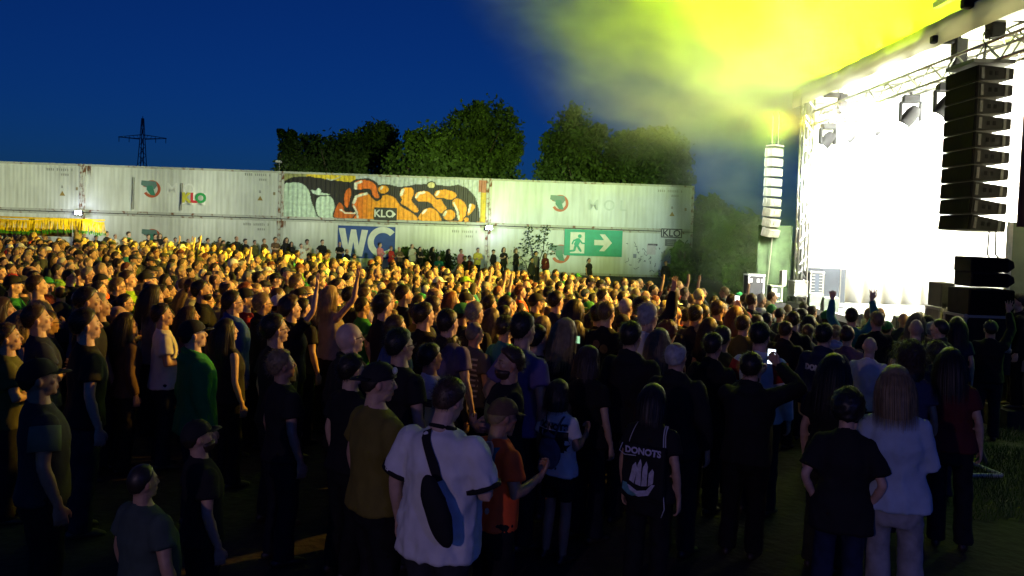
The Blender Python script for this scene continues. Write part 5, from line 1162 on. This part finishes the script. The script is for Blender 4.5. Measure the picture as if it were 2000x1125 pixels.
# ---------------- foreground figures
def fg(u, v, hp, **k): x, y, h = place(u, v, hp, k.pop('lo', 1.5), 1.95); o, ch = person(x, y, h, **k); PEOPLE[-1]['hand'] = 1; PEOPLE[-1]['u'] = u; return o, ch
ringer, rc = fg(858, 737, 83, bd='h', pose='drink', hs='short', hc='brown', sc='white', sk='loose', tc='charcoal', yaw=-12, pitch=-16, turn=14, tag='ringer', amp=.022, label='big man in white ringer T-shirt with black sling bag on his back', skin=SK[1])
kid, kc = fg(962, 777, 76, lo=1.42, bd='m', pose='drink', hs='cap', hc='brown', sc='orange', sk='tee', tc='black', turn=-18, pitch=-6, ex='B', tag='kid', label='person in orange-red T-shirt and brown cap beside the big white T-shirt', skin=SK[4])
oliv, oc = fg(752, 706, 76, bd='h', pose='drink', hs='capback', hc='black', sc='mustard', sk='tee', tc='black', turn=-12, pitch=-4, yaw=-18, tag='oliv', label='man in mustard T-shirt and black cap left of the big white T-shirt', skin=SK[0])
bpk, bc_ = fg(1098, 741, 60, lo=1.40, bd='f', pose='drink', hs='bob', hc='dark', sc='white', sk='tee', tk='mini', tc='black', turn=0, tag='bpk', label='woman in white T-shirt and black shorts with a small mesh backpack', skin=SK[4])
gym, gc_ = fg(1272, 754, 68, bd='f', pose='down', hs='bob', hc='black', sc='black', sk='tee', tc='black', turn=5, tag='gym', label='dark-haired person in black wearing a black drawstring bag with white print')
jean, jc_ = fg(1648, 765, 72, bd='f', pose='pocket', hs='curly', hc='black', sc='black', sk='loose', tk='jeans', tc='navy', turn=12, tag='jean', label='curly-haired person in black T-shirt and blue jeans, hand at back pocket')
wht, wc_ = fg(1771, 716, 72, bd='f', pose='drink', hs='lob', hc='fair', sc=(.40, .50, .64), sk='long', tk='flare', tc='lightgrey', turn=8, tag='wht', amp=.016, label='woman with shoulder-length light brown hair, pale blue-white top and pale jeans')
lf, lc_ = fg(92, 698, 76, bd='m', pose='down', hs='cap', hc='black', sc='charcoal', sk='tee', tc='black', turn=-6, pitch=6, tag='lf', label='large man in grey-sleeved dark T-shirt at the left, back to the camera', skin=SK[4])
buck, kc_ = fg(402, 818, 80, bd='m', lo=1.35, pose='down', hs='cap', hc='black', sc='black', sk='tee', tc='black', turn=-10, pitch=12, tag='buck', label='red-lit person in a black cap, face in profile, low at the left', ex='b')
gry, gy_ = fg(300, 905, 90, bd='h', lo=1.30, pose='down', hs='buzz', hc='dark', sc=(.05,.075,.07), sk='tee', tc='black', turn=6, tag='gry', label='stocky person in grey-green T-shirt low at the bottom left')
drk, dc_ = fg(680, 690, 64, bd='m', pose='down', hs='short', hc='dark', sc='black', sk='tee', tc='black', turn=0, tag='drk', label='dark-haired man in black behind the mustard T-shirt')
# their trims, prints and bags
def print_on(txt, sh, o, size, z, col, x=0, bold=.006, front=False, squash=1):
    me0 = o.data; sm = sh.data; bv = BVHTree.FromPolygons([v.co for v in sm.vertices], [tuple(p.vertices) for p in sm.polygons]); sg = 1 if front else -1
    t = text_obj(txt, size, M_print, o, bold, None, 'print'); 
    if not front: pass
    bm = bmesh.new(); bm.from_mesh(t.data); bmesh.ops.triangulate(bm, faces=bm.faces[:]); bmesh.ops.subdivide_edges(bm, edges=[e for e in bm.edges if e.calc_length() > .03], cuts=2); 
    for v in bm.verts:
        px, pz = (v.co.x if not front else -v.co.x)+x, v.co.z*squash+z; h = bv.ray_cast(Vector((px, sg*1.0, pz)), Vector((0, -sg, 0))); v.co = (px, (h[0].y if h[0] else sg*.12)+sg*.004, pz)
    bm.to_mesh(t.data); bm.free(); t.color = (*col, 1); return t
def patch_on(polys, sh, o, col, name='print', front=False, off=.003):
    sm = sh.data; bv = BVHTree.FromPolygons([v.co for v in sm.vertices], [tuple(p.vertices) for p in sm.polygons]); sg = 1 if front else -1; bm = bmesh.new()
    for poly in polys: bm.faces.new([bm.verts.new((px, 0, pz)) for px, pz in poly])
    bmesh.ops.triangulate(bm, faces=bm.faces[:])
    for _ in range(3): bmesh.ops.subdivide_edges(bm, edges=[e for e in bm.edges if e.calc_length() > .035], cuts=1); bmesh.ops.triangulate(bm, faces=bm.faces[:])
    for v in bm.verts: h = bv.ray_cast(Vector((v.co.x, sg*1.0, v.co.z)), Vector((0, -sg, 0))); v.co.y = (h[0].y if h[0] else sg*.1)+sg*off
    me = bpy.data.meshes.new(name); bm.to_mesh(me); bm.free(); me.materials.append(M_print); return link(name, me, o, col)
rect = lambda x0, z0, x1, z1: [(x0, z0), (x1, z0), (x1, z1), (x0, z1)]
INK = (.55, .55, .58)
A, li = limbs('h', 'drink')
for s, S0, E_, W_, D, hk in A:                # black sleeve and neck trim of the ringer shirt
    m = S0.lerp(E_, .78); d = (E_-S0).normalized(); MB().tube([m-d*.012, m+d*.012], [.062*li+.026+.012]*2, 20).obj('sleeve_trim', M_cloth, ringer, True, color=C_['black'])
MB().tube([(.072*math.cos(a), -.024+.068*math.sin(a), 1.482-.02*math.sin(a)) for a in [2*math.pi*i/24 for i in range(25)]], [.0125]*25, 8).obj('collar_trim', M_cloth, ringer, True, color=C_['black'])
patch_on([rect(-.17, 1.10, .17, 1.30)], bc_['shirt'], bpk, C_['black']); print_on('DONOTS', bc_['shirt'], bpk, .075, 1.335, C_['black'], bold=.004)
patch_on([rect(-.165, 1.31, .165, 1.375)], bc_['shirt'], bpk, (.30, .30, .33), off=.002)
print_on('DONOTS', byl('navy shirt with white')['o'].children[-2] if False else next(c for c in byl('navy shirt with white')['o'].children if c.name.startswith('shirt')), byl('navy shirt with white')['o'], .075, 1.30, INK)
def shirt_of(t): p = byl(t); return next(c for c in p['o'].children if c.name.startswith('shirt')), p['o']
sh, o = shirt_of('dark print on the back'); patch_on([rect(-.15, 1.22, .15, 1.29), rect(-.07, 1.08, .07, 1.18)], sh, o, C_['navy'])
sh, o = shirt_of('black T-shirt with green print'); patch_on([rect(-.12, 1.12, .12, 1.32)], sh, o, (.16, .20, .07), front=True)
sh, o = shirt_of('yellow print'); patch_on([circle(0, 1.27, .09, n=12)], sh, o, C_['yellow'])
sh, o = shirt_of('pale skull print'); patch_on([circle(0, 1.28, .08, n=12), rect(-.045, 1.17, .045, 1.21)], sh, o, INK)
sh, o = shirt_of('black T-shirt with dark print'); patch_on([circle(-.05, 1.30, .05, n=10), circle(.05, 1.26, .05, n=10)], sh, o, C_['brown'])
sh, o = shirt_of('striped grey'); patch_on([rect(-.16, z, .16, z+.022) for z in np.arange(.98, 1.38, .055)], sh, o, C_['white'])
for k in range(9): patch_on([circle(random.uniform(-.11, .11), random.uniform(.98, 1.32), random.uniform(.015, .04), n=7)], kc['shirt'], kid, random.choice([INK, (.08, .05, .05), (.6, .5, .45)]))
patch_on([circle(.0, .2, .02, n=8)], next(c for c in oliv.children if c.name.startswith('cap')), oliv, INK) if False else None
cp = next(c for c in oliv.children if c.name.startswith('cap')); lg = MB().ell((.055, .085, .20), (.03, .016, .022), 10, 6).obj('cap_logo', M_print, oliv, True, color=INK); lg.matrix_local = cp.matrix_local.copy()
sh, o = shirt_of('white T-shirt with red sleeves'); A, li = limbs('m', 'down')
for s, S0, E_, W_, D, hk in A: MB().tube([S0-(E_-S0)*.02, S0.lerp(E_, .25), S0.lerp(E_, .62)], [.082, .086, .088], 16).obj('sleeve', M_cloth, o, True, color=C_['red'])
A, li = limbs('m', 'down')
for s, S0, E_, W_, D, hk in A: MB().tube([S0.lerp(E_, .06), S0.lerp(E_, .3), S0.lerp(E_, .64)], [.082, .086, .088], 16).obj('sleeve', M_cloth, lf, True, color=(.13, .17, .12))
def on_body(b, name, o, m, label, cat, smooth=True, color=None):   # a bag is a thing of its own: built in its wearer's frame, then placed in the world
    bpy.context.view_layer.update(); M = o.matrix_basis.copy(); t = b.obj(name, m, None, smooth, color=color); t.matrix_world = M; return prop(t, label, cat) if label else t
sgb = MB(); sgb.ell((.13, -.27, 1.10), (.075, .055, .20), 18, 12, Matrix.Rotation(-.42, 3, 'Y')); v, f = remesh(sgb, .012, 2); v = wrinkle(v, f, .008, 3); sm = make_mesh('sling_bag', [(v, f)], M_cloth)
sb_ = link('sling_bag', sm, None, C_['black']); sb_.matrix_basis = ringer.matrix_basis.copy(); prop(sb_, 'black sling bag across the back of the white ringer T-shirt', 'bag')
smb = rc['shirt'].data; bvh = BVHTree.FromPolygons([v.co for v in smb.vertices], [tuple(p.vertices) for p in smb.polygons])
def strap(pts, w, o, name, col, bv=None, parent=None):
    b = MB(); 
    for i, (x, z) in enumerate(pts):
        a = pts[max(i-1, 0)]; c = pts[min(i+1, len(pts)-1)]; d = Vector((c[0]-a[0], 0, c[1]-a[1])).normalized(); n_ = Vector((-d.z, 0, d.x))*w
        for sgn in (-1, 1):
            q = Vector((x, 0, z))+n_*sgn; h = bv.ray_cast(Vector((q.x, -1, q.z)), Vector((0, 1, 0))); y = h[0].y if h[0] else -.03; b.v += [(q.x, y-.012, q.z), (q.x, y+.002, q.z)]
    b.f = [q for i in range(len(pts)-1) for q in ((4*i, 4*i+2, 4*i+6, 4*i+4), (4*i+1, 4*i+5, 4*i+7, 4*i+3))]; s_ = b.obj(name, M_cloth, parent, color=col)
    if not parent: s_.matrix_basis = o.matrix_basis.copy()
    return s_
lerp = lambda a, b, n: [(a[0]+(b[0]-a[0])*i/n, a[1]+(b[1]-a[1])*i/n) for i in range(n+1)]
strap(lerp((-.055, 1.475), (.07, 1.22), 9), .028, ringer, 'strap', C_['black'], bvh, sb_)
sm2 = bc_['shirt'].data; bv2 = BVHTree.FromPolygons([v.co for v in sm2.vertices], [tuple(p.vertices) for p in sm2.polygons])
b = MB(); b.ell((.02, -.17, 1.10), (.115, .06, .16), 18, 12); v, f = remesh(b, .012, 2); v = wrinkle(v, f, .016, 9); pk = link('backpack', make_mesh('backpack', [(v, f)], M_cloth), None, (.13, .11, .15)); pk.matrix_basis = bpk.matrix_basis.copy(); prop(pk, 'small greyish mesh backpack on the woman in white T-shirt and shorts', 'bag')
strap(lerp((-.09, 1.45), (.0, 1.24), 8), .009, bpk, 'strap', (.08, .08, .1), bv2, pk); strap(lerp((.11, 1.44), (.05, 1.24), 8), .009, bpk, 'strap', (.08, .08, .1), bv2, pk)
b = MB().tube([(-.03, -.185, 1.26), (.02, -.20, 1.28), (.07, -.185, 1.26)], [.02, .028, .02], 8, round_=True).obj('gather', M_cloth, pk, True, color=(.10, .09, .12))
for s in (-1, 1): MB().tube([(s*.088, -.01, .50), (s*.09, .012, .44)], [.06, .058], 12).obj('knee', M_skin, None).hide_render if False else None
sm3 = gc_['shirt'].data; bv3 = BVHTree.FromPolygons([v.co for v in sm3.vertices], [tuple(p.vertices) for p in sm3.polygons])
b = MB(); b.box((0, -.15, 1.10), (.34, .05, .40)); v, f = remesh(b, .012, 4); v = wrinkle(v, f, .012, 19); db = link('drawstring_bag', make_mesh('drawstring_bag', [(v, f)], M_cloth), None, C_['black']); db.matrix_basis = gym.matrix_basis.copy(); prop(db, 'black drawstring bag with white lettering and a clawed hand print', 'bag')
class _H: pass
hd = _H(); hd.data = db.data
t = print_on('DONOTS', hd, db, .068, 1.255, (.50, .48, .62), bold=.003)
patch_on([[(-.10, 1.02), (-.06, 1.00), (-.035, 1.12), (-.05, 1.17), (-.075, 1.14)], [(-.05, 1.0), (-.005, .99), (.0, 1.16), (-.012, 1.20), (-.035, 1.15)], [(.0, .99), (.045, 1.0), (.05, 1.15), (.035, 1.19), (.012, 1.14)], [(.055, 1.0), (.095, 1.03), (.10, 1.12), (.085, 1.14), (.06, 1.10)]], hd, db, (.55, .52, .60))
patch_on([[(-.14, 1.0), (-.10, .93), (-.02, .905), (.06, .93), (.11, 1.02), (.085, 1.02), (.04, .965), (-.03, .95), (-.09, .98)]], hd, db, (.52, .5, .6)); patch_on([[(-.15, 1.005), (-.15, .95), (-.10, .91), (-.04, .895), (-.03, .92), (-.09, .95), (-.115, 1.0)]], hd, db, (.10, .30, .33), off=.006)
M_cord = mat('white_cord', (.5, .5, .52), .7)
for x0, x1 in ((-.16, -.10), (.15, .12), (.165, .135)): strap(lerp((x0*.9, 1.30), (x1, 1.455), 7), .004, gym, 'cord', (.5, .5, .52), bv3, db)
cl = MB().tube([(-.17, -.17, 1.30), (-.185, -.185, 1.24), (-.14, -.19, 1.215), (-.05, -.185, 1.22)], [.004]*4, 5).obj('cord', M_cord, db, True)
cl = MB().tube([(.17, -.15, .95), (.19, -.17, .85), (.165, -.16, .78)], [.004]*3, 5).obj('cord', M_cord, db, True)
# straps of the person in orange
smk = kc['shirt'].data; bvk = BVHTree.FromPolygons([v.co for v in smk.vertices], [tuple(p.vertices) for p in smk.polygons]); lan = strap(lerp((.10, 1.44), (.14, 1.2), 6), .012, kid, 'bag_strap', C_['teal'], bvk); prop(lan, 'teal bag strap over the shoulder of the orange T-shirt', 'strap')
# phones and the lit camera
M_scr = mat('lit_screen', (.1, .1, .1), .3, emit=(.75, .85, 1), estr=3.2)
def held(t, z, y, label, name='phone', lit=True, scr=M_scr, tilt=0, x=.08, wide=True, col=C_['black']):
    p = byl(t); o = p['o']; ph = empty(name, (0, 0, 0), label, name); ph.matrix_basis = o.matrix_basis @ T((x, y, z)) @ Matrix.Rotation(tilt, 4, 'Z'); w, h = (.145, .075) if wide else (.075, .145)
    MB().box((0, 0, 0), (w, .009, h)).obj('phone_body' if name == 'phone' else 'camera_body', M_gear, ph, bevel=.003)
    if lit: MB().box((0, -.0055, 0), (w*.9, .002, h*.9)).obj('screen', scr, ph)
    return ph
held('photographing with a lit camera', 1.70, .38, 'small camera with lit bluish screen held up by the photographing man', 'camera', x=.08, tilt=R(-12), wide=False)
held('black holding a phone at chest', 1.60, .42, 'phone held sideways with a pale green screen before the man in black', scr=mat('green_screen', (.1, .1, .1), .3, emit=(.45, .9, .5), estr=.9))
held('holding a phone high', 1.74, .37, 'white phone held up at arm length near the stage corner', wide=False, scr=mat('white_screen', (.1, .1, .1), .3, emit=(1, 1, 1), estr=2.2))
held('green T-shirt holding up a phone', 1.62, .42, 'phone with a red and white screen beside the green T-shirt', wide=False, scr=mat('red_screen', (.1, .1, .1), .3, emit=(1, .45, .5), estr=1.5))
# ---------------- people standing along the container wall
WALL = '''166 452 grey;188 460 black;208 452 charcoal;224 457 white;251 453 green;280 449 purple;288 458 navy;302 457 black;312 456 black;344 464 grey;370 466 black;389 463 black;407 465 grey;427 463 brown;436 470 charcoal;463 461 black;481 467 black;497 469 olive;516 466 brown;538 463 brown;559 464 black;571 472 black;590 476 white;600 468 cream;628 468 black;636 494 orange;662 472 black;678 486 black;694 496 beige;736 460 black;742 474 pink;764 481 red;781 482 brown;805 476 cream;822 482 black;846 482 black;857 499 teal;878 486 black;900 486 pink;907 500 black;917 499 maroon;932 484 yellow;964 487 black;985 483 black;1008 485 black;1037 503 charcoal;1050 491 grey;1066 494 maroon;1151 504 black;1301 509 black'''
cname = lambda c: M_names.get(c, c) if isinstance(c, str) else 'dark'
M_names = {'charcoal': 'dark grey', 'navy': 'dark blue', 'beige': 'beige', 'cream': 'cream white', 'maroon': 'dark red', 'mauve': 'mauve', 'lightblue': 'light blue'}
lm = [(160, 'left floodlight'), (264, 'bare pole'), (300, 'lower faded emblem'), (380, 'colourful flag'), (460, 'second container'), (548, 'left end of the graffiti container'), (610, 'left of the WC board'), (690, 'letter W'), (745, 'letter C'), (800, 'right edge of the WC board'), (855, 'low round bush'), (905, 'right part of the graffiti container'), (955, 'right floodlight'), (1005, 'container seam'), (1040, 'climbing plant'), (1095, 'lowest faded emblem'), (1155, 'green exit sign'), (1310, 'framed KLO sign')]
wp = ['down', 'cross', 'cross', 'drink', 'pocket']
for i, e in enumerate(WALL.split(';')):
    u, v, c = e.split(); u, v = float(u), float(v); x, y, h = place(u, v, 8.5, 1.58, 1.95); rr = random.Random(i*3+1)
    bd = rr.choice('mmmf'); hs = rr.choice(['short', 'short', 'mop', 'receding']) if bd == 'm' else rr.choice(['long', 'bob', 'pony'])
    if u in (878, 964, 736): hs = 'cap'
    person(x, y, h, bd, rr.choice(wp), hs, rr.choice(['dark', 'brown', 'light', 'black']), c, rr.choice(['tee', 'tee', 'long', 'jacket']), turn=rr.uniform(-14, 40), pitch=4, group='people along the container wall'); PEOPLE[-1]['u'] = u; PEOPLE[-1]['wall'] = 1
# ---------------- fill the rest of the crowd
def edge(x):                                  # how far back the standing crowd reaches
    return np.interp(x, [-30, -20, -14, -9, -5, -1.7, 0, 3, 5, 6.6], [36, 34, 31, 28.5, 27, 27, 26.5, 23, 19.5, 17.5])
pts = [(p['x'], p['y']) for p in PEOPLE]; grid = {}
def key(x, y): return int(x//.7), int(y//.7)
for p in pts: grid.setdefault(key(*p), []).append(p)
def free(x, y, r):
    i, j = key(x, y)
    return all((x-a)**2+(y-b)**2 > r*r for di in (-1, 0, 1) for dj in (-1, 0, 1) for a, b in grid.get((i+di, j+dj), ()))
fill = []; rr = random.Random(11)
for _ in range(90000):
    y = 4.9+rr.random()*34; x = rr.uniform(-.70*y, min(6.9, .70*y))
    if y < 7.2 and x > -.6: continue
    if y > edge(x) or (x > 5.9 and y > 14) or x > 6.8: continue
    if x > 4.4 and y < 11: continue
    if -19.5 < x < -15.0 and 29 < y < 35: continue
    u, v, d = proj((x, y, gz(x, y)+1.74))
    if not -60 < u < 2040: continue
    r = .52 if y > 11 else .42
    if y < 9.5 and rr.random() < .3: continue
    if free(x, y, r): fill.append((x, y)); grid.setdefault(key(x, y), []).append((x, y))
# never let a filler's head hide the head of a measured person
hd_ = [(proj((p['x'], p['y'], gz(p['x'], p['y'])+p['h']-.12)), p) for p in PEOPLE if p.get('hand')]
def hides(x, y):
    u, v, d = proj((x, y, gz(x, y)+1.62)); s = F/d
    for (pu, pv, pd), p in hd_:
        if pd > d+.1 and pd < 9.5 and p['sc'] not in ('black', 'charcoal', 'navy') and abs(pu-u) < .17*s+.2*F/pd and v-.1*s < pv+.75*F/pd: return True
        if pd > d+.1 and pd < 12.5 and abs(pu-u) < .13*s+.05*F/pd and pv > v-.17*s: return True
    return False
fill = [q for q in fill if not hides(*q)]; fill.sort(key=lambda q: q[1]); N_IND = max(0, 298-len(PEOPLE)); print('people', len(PEOPLE), 'fill', len(fill))
combos = [('m', 'down', 0, 6), ('m', 'down', 18, 3), ('m', 'down', -15, 9), ('h', 'down', 0, 4), ('h', 'cross', 10, 4), ('m', 'cross', 0, 4), ('f', 'down', 0, 5), ('f', 'down', 16, 3), ('f', 'cross', -10, 4), ('m', 'drink', 0, 4), ('f', 'phone', 0, 6), ('m', 'raise', 0, 10), ('m', 'cheer', 0, 8), ('m', 'pocket', -10, 4)]
cw = [14, 8, 8, 6, 3, 6, 10, 6, 3, 6, 1.2, 1.6, 1.2, 5]
shc = ['black']*11+['charcoal']*5+['navy']*3+['grey', 'grey', 'olive', 'olive', 'brown', 'white', 'green', 'red', 'blue', 'beige', 'maroon', 'purple', 'teal', 'mustard', 'lime', 'orange']
def rand_look(rr):
    bd, pose, yaw, pitch = rr.choices(combos, cw)[0]
    hs = rr.choices(['short', 'mop', 'buzz', 'receding', 'bald', 'cap', 'capback', 'beanie', 'curly'], [30, 10, 10, 9, 5, 9, 2, 3, 4])[0] if bd != 'f' else rr.choices(['long', 'bob', 'pony', 'curlylong', 'bun', 'cap'], [10, 6, 5, 3, 2, 1])[0]
    hc = rr.choices(list(H_), [3, 6, 6, 4, 2, 3, 1, 2, 1])[0] if hs not in HATS else rr.choice(['black', 'charcoal', 'navy', 'green', 'white', 'red', 'olive', 'black'])
    return bd, pose, hs, hc, rr.choice(shc), rr.choices(['tee', 'long', 'jacket', 'tank', 'loose'], [12, 4, 4, 2, 0] if bd == 'm' else [10, 4, 2, 4, 0])[0], yaw, pitch, ('g' if rr.random() < .14 else '')+('b' if bd != 'f' and rr.random() < .2 else '')
for (x, y) in fill[:N_IND]:
    bd, pose, hs, hc, sc, sk, yaw, pitch, ex = rand_look(rr); h = rr.gauss(1.77, .07) if bd != 'f' else rr.gauss(1.66, .06)
    if y < 8: sc, pose = rr.choice(['black', 'black', 'charcoal', 'navy']), rr.choice(['down', 'cross'])
    person(x, y, min(1.92, max(1.58, h)), bd, pose, hs, hc, sc, sk, yaw=yaw, pitch=pitch, turn=rr.uniform(-14, 14), ex=ex)
# the rest, far back and too many to pick apart: one mass, every figure with head, hair, shoulders and arms
def low(bd, pose, hs):
    b = MB(); loft(b, torso_rings(bd, .014)[:8:1], 10); A, li = limbs(bd, pose)
    for s, S0, E_, W_, D, hk in A: b.tube([S0, E_], [.07*li, .052*li], 7, round_=True)
    n1 = len(b.v); 
    for s, S0, E_, W_, D, hk in A: b.tube([S0.lerp(E_, .6), E_, W_, W_+D*.15], [.05*li, .043*li, .032*li, .03], 7, round_=True)
    for s in (-1, 1): b.tube([(s*.09, 0, .9), (s*.1, 0, .05)], [.1, .07], 6)
    M = headM(bd, 0, 5); k = len(b.v); b.ell(HC, HR, 11, 8); b.ell((0, .03, .055), (.056, .066, .06), 10, 7); b.tube([(0, .09, .13), (0, .115, .088)], [.01, .015], 5, round_=True); b.tube([(0, -.02, -.08), (0, -.012, .05)], [.06, .055], 8)
    for s in (-1, 1): b.ell((s*.079, -.012, .108), (.012, .019, .03), 6, 4)
    n2 = len(b.v)
    if hs != 'bald':
        if hs == 'cap': me = cap('cap')
        else: me = None
        n, m_ = 13, 9; v = []; st = hs if hs != 'cap' else 'buzz'; th = TH.get(st, .02)
        if me: b.add([tuple(v_.co) for v_ in me.vertices], [tuple(p.vertices) for p in me.polygons])
        for i in range(m_+1):
            t = math.pi*i/m_
            for j in range(n):
                p = 2*math.pi*j/n; d = Vector((math.sin(t)*math.sin(p), math.sin(t)*math.cos(p), math.cos(t))); m = hl_mask(d, st); nz = noise.noise(d*7)
                q = skull(d, (th*(1+.5*nz)+.004)*m-.014*(1-m))
                if hs == 'long' and d.z < .1 and d.y < .35: q = Vector((q.x*1.1+.01*math.copysign(1, q.x), min(q.y, .02)-.012, q.z-.22*(.1-d.z)))
                v.append(q)
        b.add(v, [(i*n+j, (i+1)*n+j, (i+1)*n+(j+1) % n, i*n+(j+1) % n) for i in range(m_) for j in range(n)])
    V = np.array([tuple(q) for q in b.v]); V[k:] = xf(V[k:], M); kind = np.zeros(len(V), int); kind[n1:k] = 1; kind[(np.arange(len(V)) >= k) & (np.arange(len(V)) < n2)] = 1; kind[n2:] = 2; legs = (np.arange(len(V)) < k) & (V[:, 2] < .86) & (np.abs(V[:, 0]) < .2); kind[legs] = 3
    fs = [q for q in b.f]; return V, fs, kind
LOW = {}
allV = []; allF = []; allC = []; off = 0
for (x, y) in fill[N_IND:]:
    bd, pose, hs, hc, sc, sk, yaw, pitch, ex = rand_look(rr); hs2 = 'long' if hs in ('long', 'curlylong', 'pony') else 'cap' if hs in HATS else 'bald' if hs == 'bald' else 'buzz' if hs in ('buzz', 'receding') else 'short'
    if pose in ('phone', 'pocket'): pose = 'down'
    if pose in ('raise', 'cheer') and rr.random() < .5: pose = 'down'
    if rr.random() < .008: pose = rr.choice(['raise', 'cheer'])
    k = (bd, pose, hs2)
    if k not in LOW: LOW[k] = low(*k)
    V, fs, kind = LOW[k]; h = (rr.gauss(1.77, .07) if bd != 'f' else rr.gauss(1.67, .06))/1.755; a = math.atan2(STAGE.y-y, STAGE.x-x)-math.pi/2+R(rr.uniform(-22, 22))
    W_ = xf(V, T((x, y, gz(x, y))) @ Matrix.Rotation(a, 4, 'Z') @ Matrix.Scale(h, 4)); skc = np.array(rr.choice(SK))*rr.uniform(.9, 1.1); hcl = np.array(H_[hc] if hc in H_ else C_[hc]); C = np.array([C_[sc], skc, hcl, (.03, .03, .05)])[kind]
    if sk in ('long', 'jacket'): pass
    allV.append(W_); allC.append(C); allF += [tuple(i+off for i in q) for q in fs]; off += len(V)
if allV:
    me = bpy.data.meshes.new('crowd'); me.from_pydata(np.concatenate(allV).tolist(), [], allF); me.update(); me.polygons.foreach_set('use_smooth', [True]*len(me.polygons))
    ca = me.color_attributes.new('paint', 'FLOAT_COLOR', 'POINT'); CC = np.concatenate(allC); ca.data.foreach_set('color', np.c_[CC, np.ones(len(CC))].astype(np.float32).ravel()); me.materials.append(M_crowd)
    o = link('crowd', me); o['kind'] = 'stuff'; print('crowd tris', sum(len(f)-2 for f in allF))
# the man behind the speaker stack
person(8.02, 12.55, 1.8, 'm', 'down', 'short', 'dark', 'black', 'jacket', face=70, label='stagehand in black standing behind the near speaker stack'); PEOPLE[-1]['o'].location.z = .0; PEOPLE[-1]['hand'] = 1; PEOPLE[-1]['u'] = 1987
sb('side_platform', (7.75, 12.25, -.4), (8.6, 12.9, .0), M_skirt)
# ---------------- labels for everyone who has none yet
HW = {'lob': 'shoulder-length {} hair', 'short': 'short {} hair', 'mop': 'thick {} hair', 'buzz': 'cropped {} hair', 'receding': 'receding {} hair', 'bald': 'a bald head', 'curly': '{} curls', 'long': 'long {} hair', 'bob': '{} bob', 'pony': '{} ponytail', 'curlylong': 'long {} curls', 'bun': '{} bun', 'cap': '{} cap', 'capback': '{} backward cap', 'beanie': '{} beanie'}
SW = {'tee': 'T-shirt', 'long': 'sweater', 'jacket': 'jacket', 'tank': 'tank top', 'loose': 'loose shirt'}
PW = {'down': '', 'cross': 'arms folded', 'drink': 'holding a hand up', 'raise': 'one arm raised', 'cheer': 'both arms up', 'phone': 'hands lifted', 'clap': 'clapping', 'pocket': 'hands on hips', 'camera': 'arm raised', 'face': ''}
hcn = lambda c: {'light': 'light brown', 'dark': 'dark brown', 'charcoal': 'dark grey', 'navy': 'dark blue'}.get(c, c)
def desc(p, full=True):
    w = 'woman' if p['bd'] == 'f' else 'man'; h = HW[p['hs']].format(hcn(p['hc'])); sh_ = cname(p['sc'])+' '+SW[p['sk']]
    e_ = ('glasses' if 'g' in p['ex'] else '') or ('beard' if 'b' in p['ex'] and p['bd'] != 'f' else '') or PW[p['pose']]
    return w+', '+h+', '+sh_+((', '+e_) if full and e_ else '')
used = {p['label'] for p in PEOPLE if p['label']}; hand = [p for p in PEOPLE if p.get('hand')]
for p in PEOPLE: p['uv'] = proj((p['x'], p['y'], gz(p['x'], p['y'])+p['h']))
TAIL = set('and dark with orange pale in of to the a his at black-rimmed full right left up lit yellow bright wide thick by from'.split())
def short_ref(p):
    w = p['label'].split(); out = []
    for q in w:
        c_ = q.rstrip(',')
        if len(out) > 2 and c_ in ('beside', 'behind', 'before', 'above', 'left', 'right', 'seen', 'between', 'looking', 'near', 'under', 'just', 'and', 'hand', 'holding', 'standing', 'further', 'turned', 'back', 'head', 'who', 'across', 'against'): break
        out.append(c_)
        if q.endswith(',') or len(out) == 6: break
    while len(out) > 3 and out[-1] in TAIL: out.pop()
    return ' '.join(out)
refs = {}
for p in hand: refs.setdefault(short_ref(p), []).append(p)
good = [(r, ps[0]) for r, ps in refs.items() if len(ps) == 1]
for p in PEOPLE:
    if p['label']: continue
    u, v, d = p['uv']; c = []
    if p.get('wall'):
        n = sorted(lm, key=lambda q: abs(q[0]-u))[:3]; c = [desc(p, False)+', by the wall near the '+q[1] for q in n if 'left of' not in q[1]]; c += [desc(p)+' near the '+q[1] for q in n if 'left of' not in q[1]]
    for r, q in sorted(good, key=lambda g: abs(g[1]['uv'][0]-u)+1.5*abs(g[1]['uv'][1]-v))[:14]:
        du, dv = u-q['uv'][0], v-q['uv'][1]; rel = ('right of the ' if du > 0 else 'left of the ') if abs(du) > abs(dv)*1.2 else ('behind the ' if d > q['uv'][2] else 'in front of the ')
        c += [desc(p, False)+', '+rel+r, desc(p)+', '+rel+r]
    c = [t for t in c if 4 <= len(t.split()) <= 16]
    t = next((t for t in c if t not in used), None)
    if t is None:
        for r, q in good:
            t2 = ('woman' if p['bd'] == 'f' else 'man')+' in '+cname(p['sc'])+' close to the '+r
            if t2 not in used and abs(q['uv'][0]-u) < 120: t = t2; break
    t = t or desc(p, False)+' in the packed crowd'; used.add(t); p['label'] = t; p['o']['label'] = t
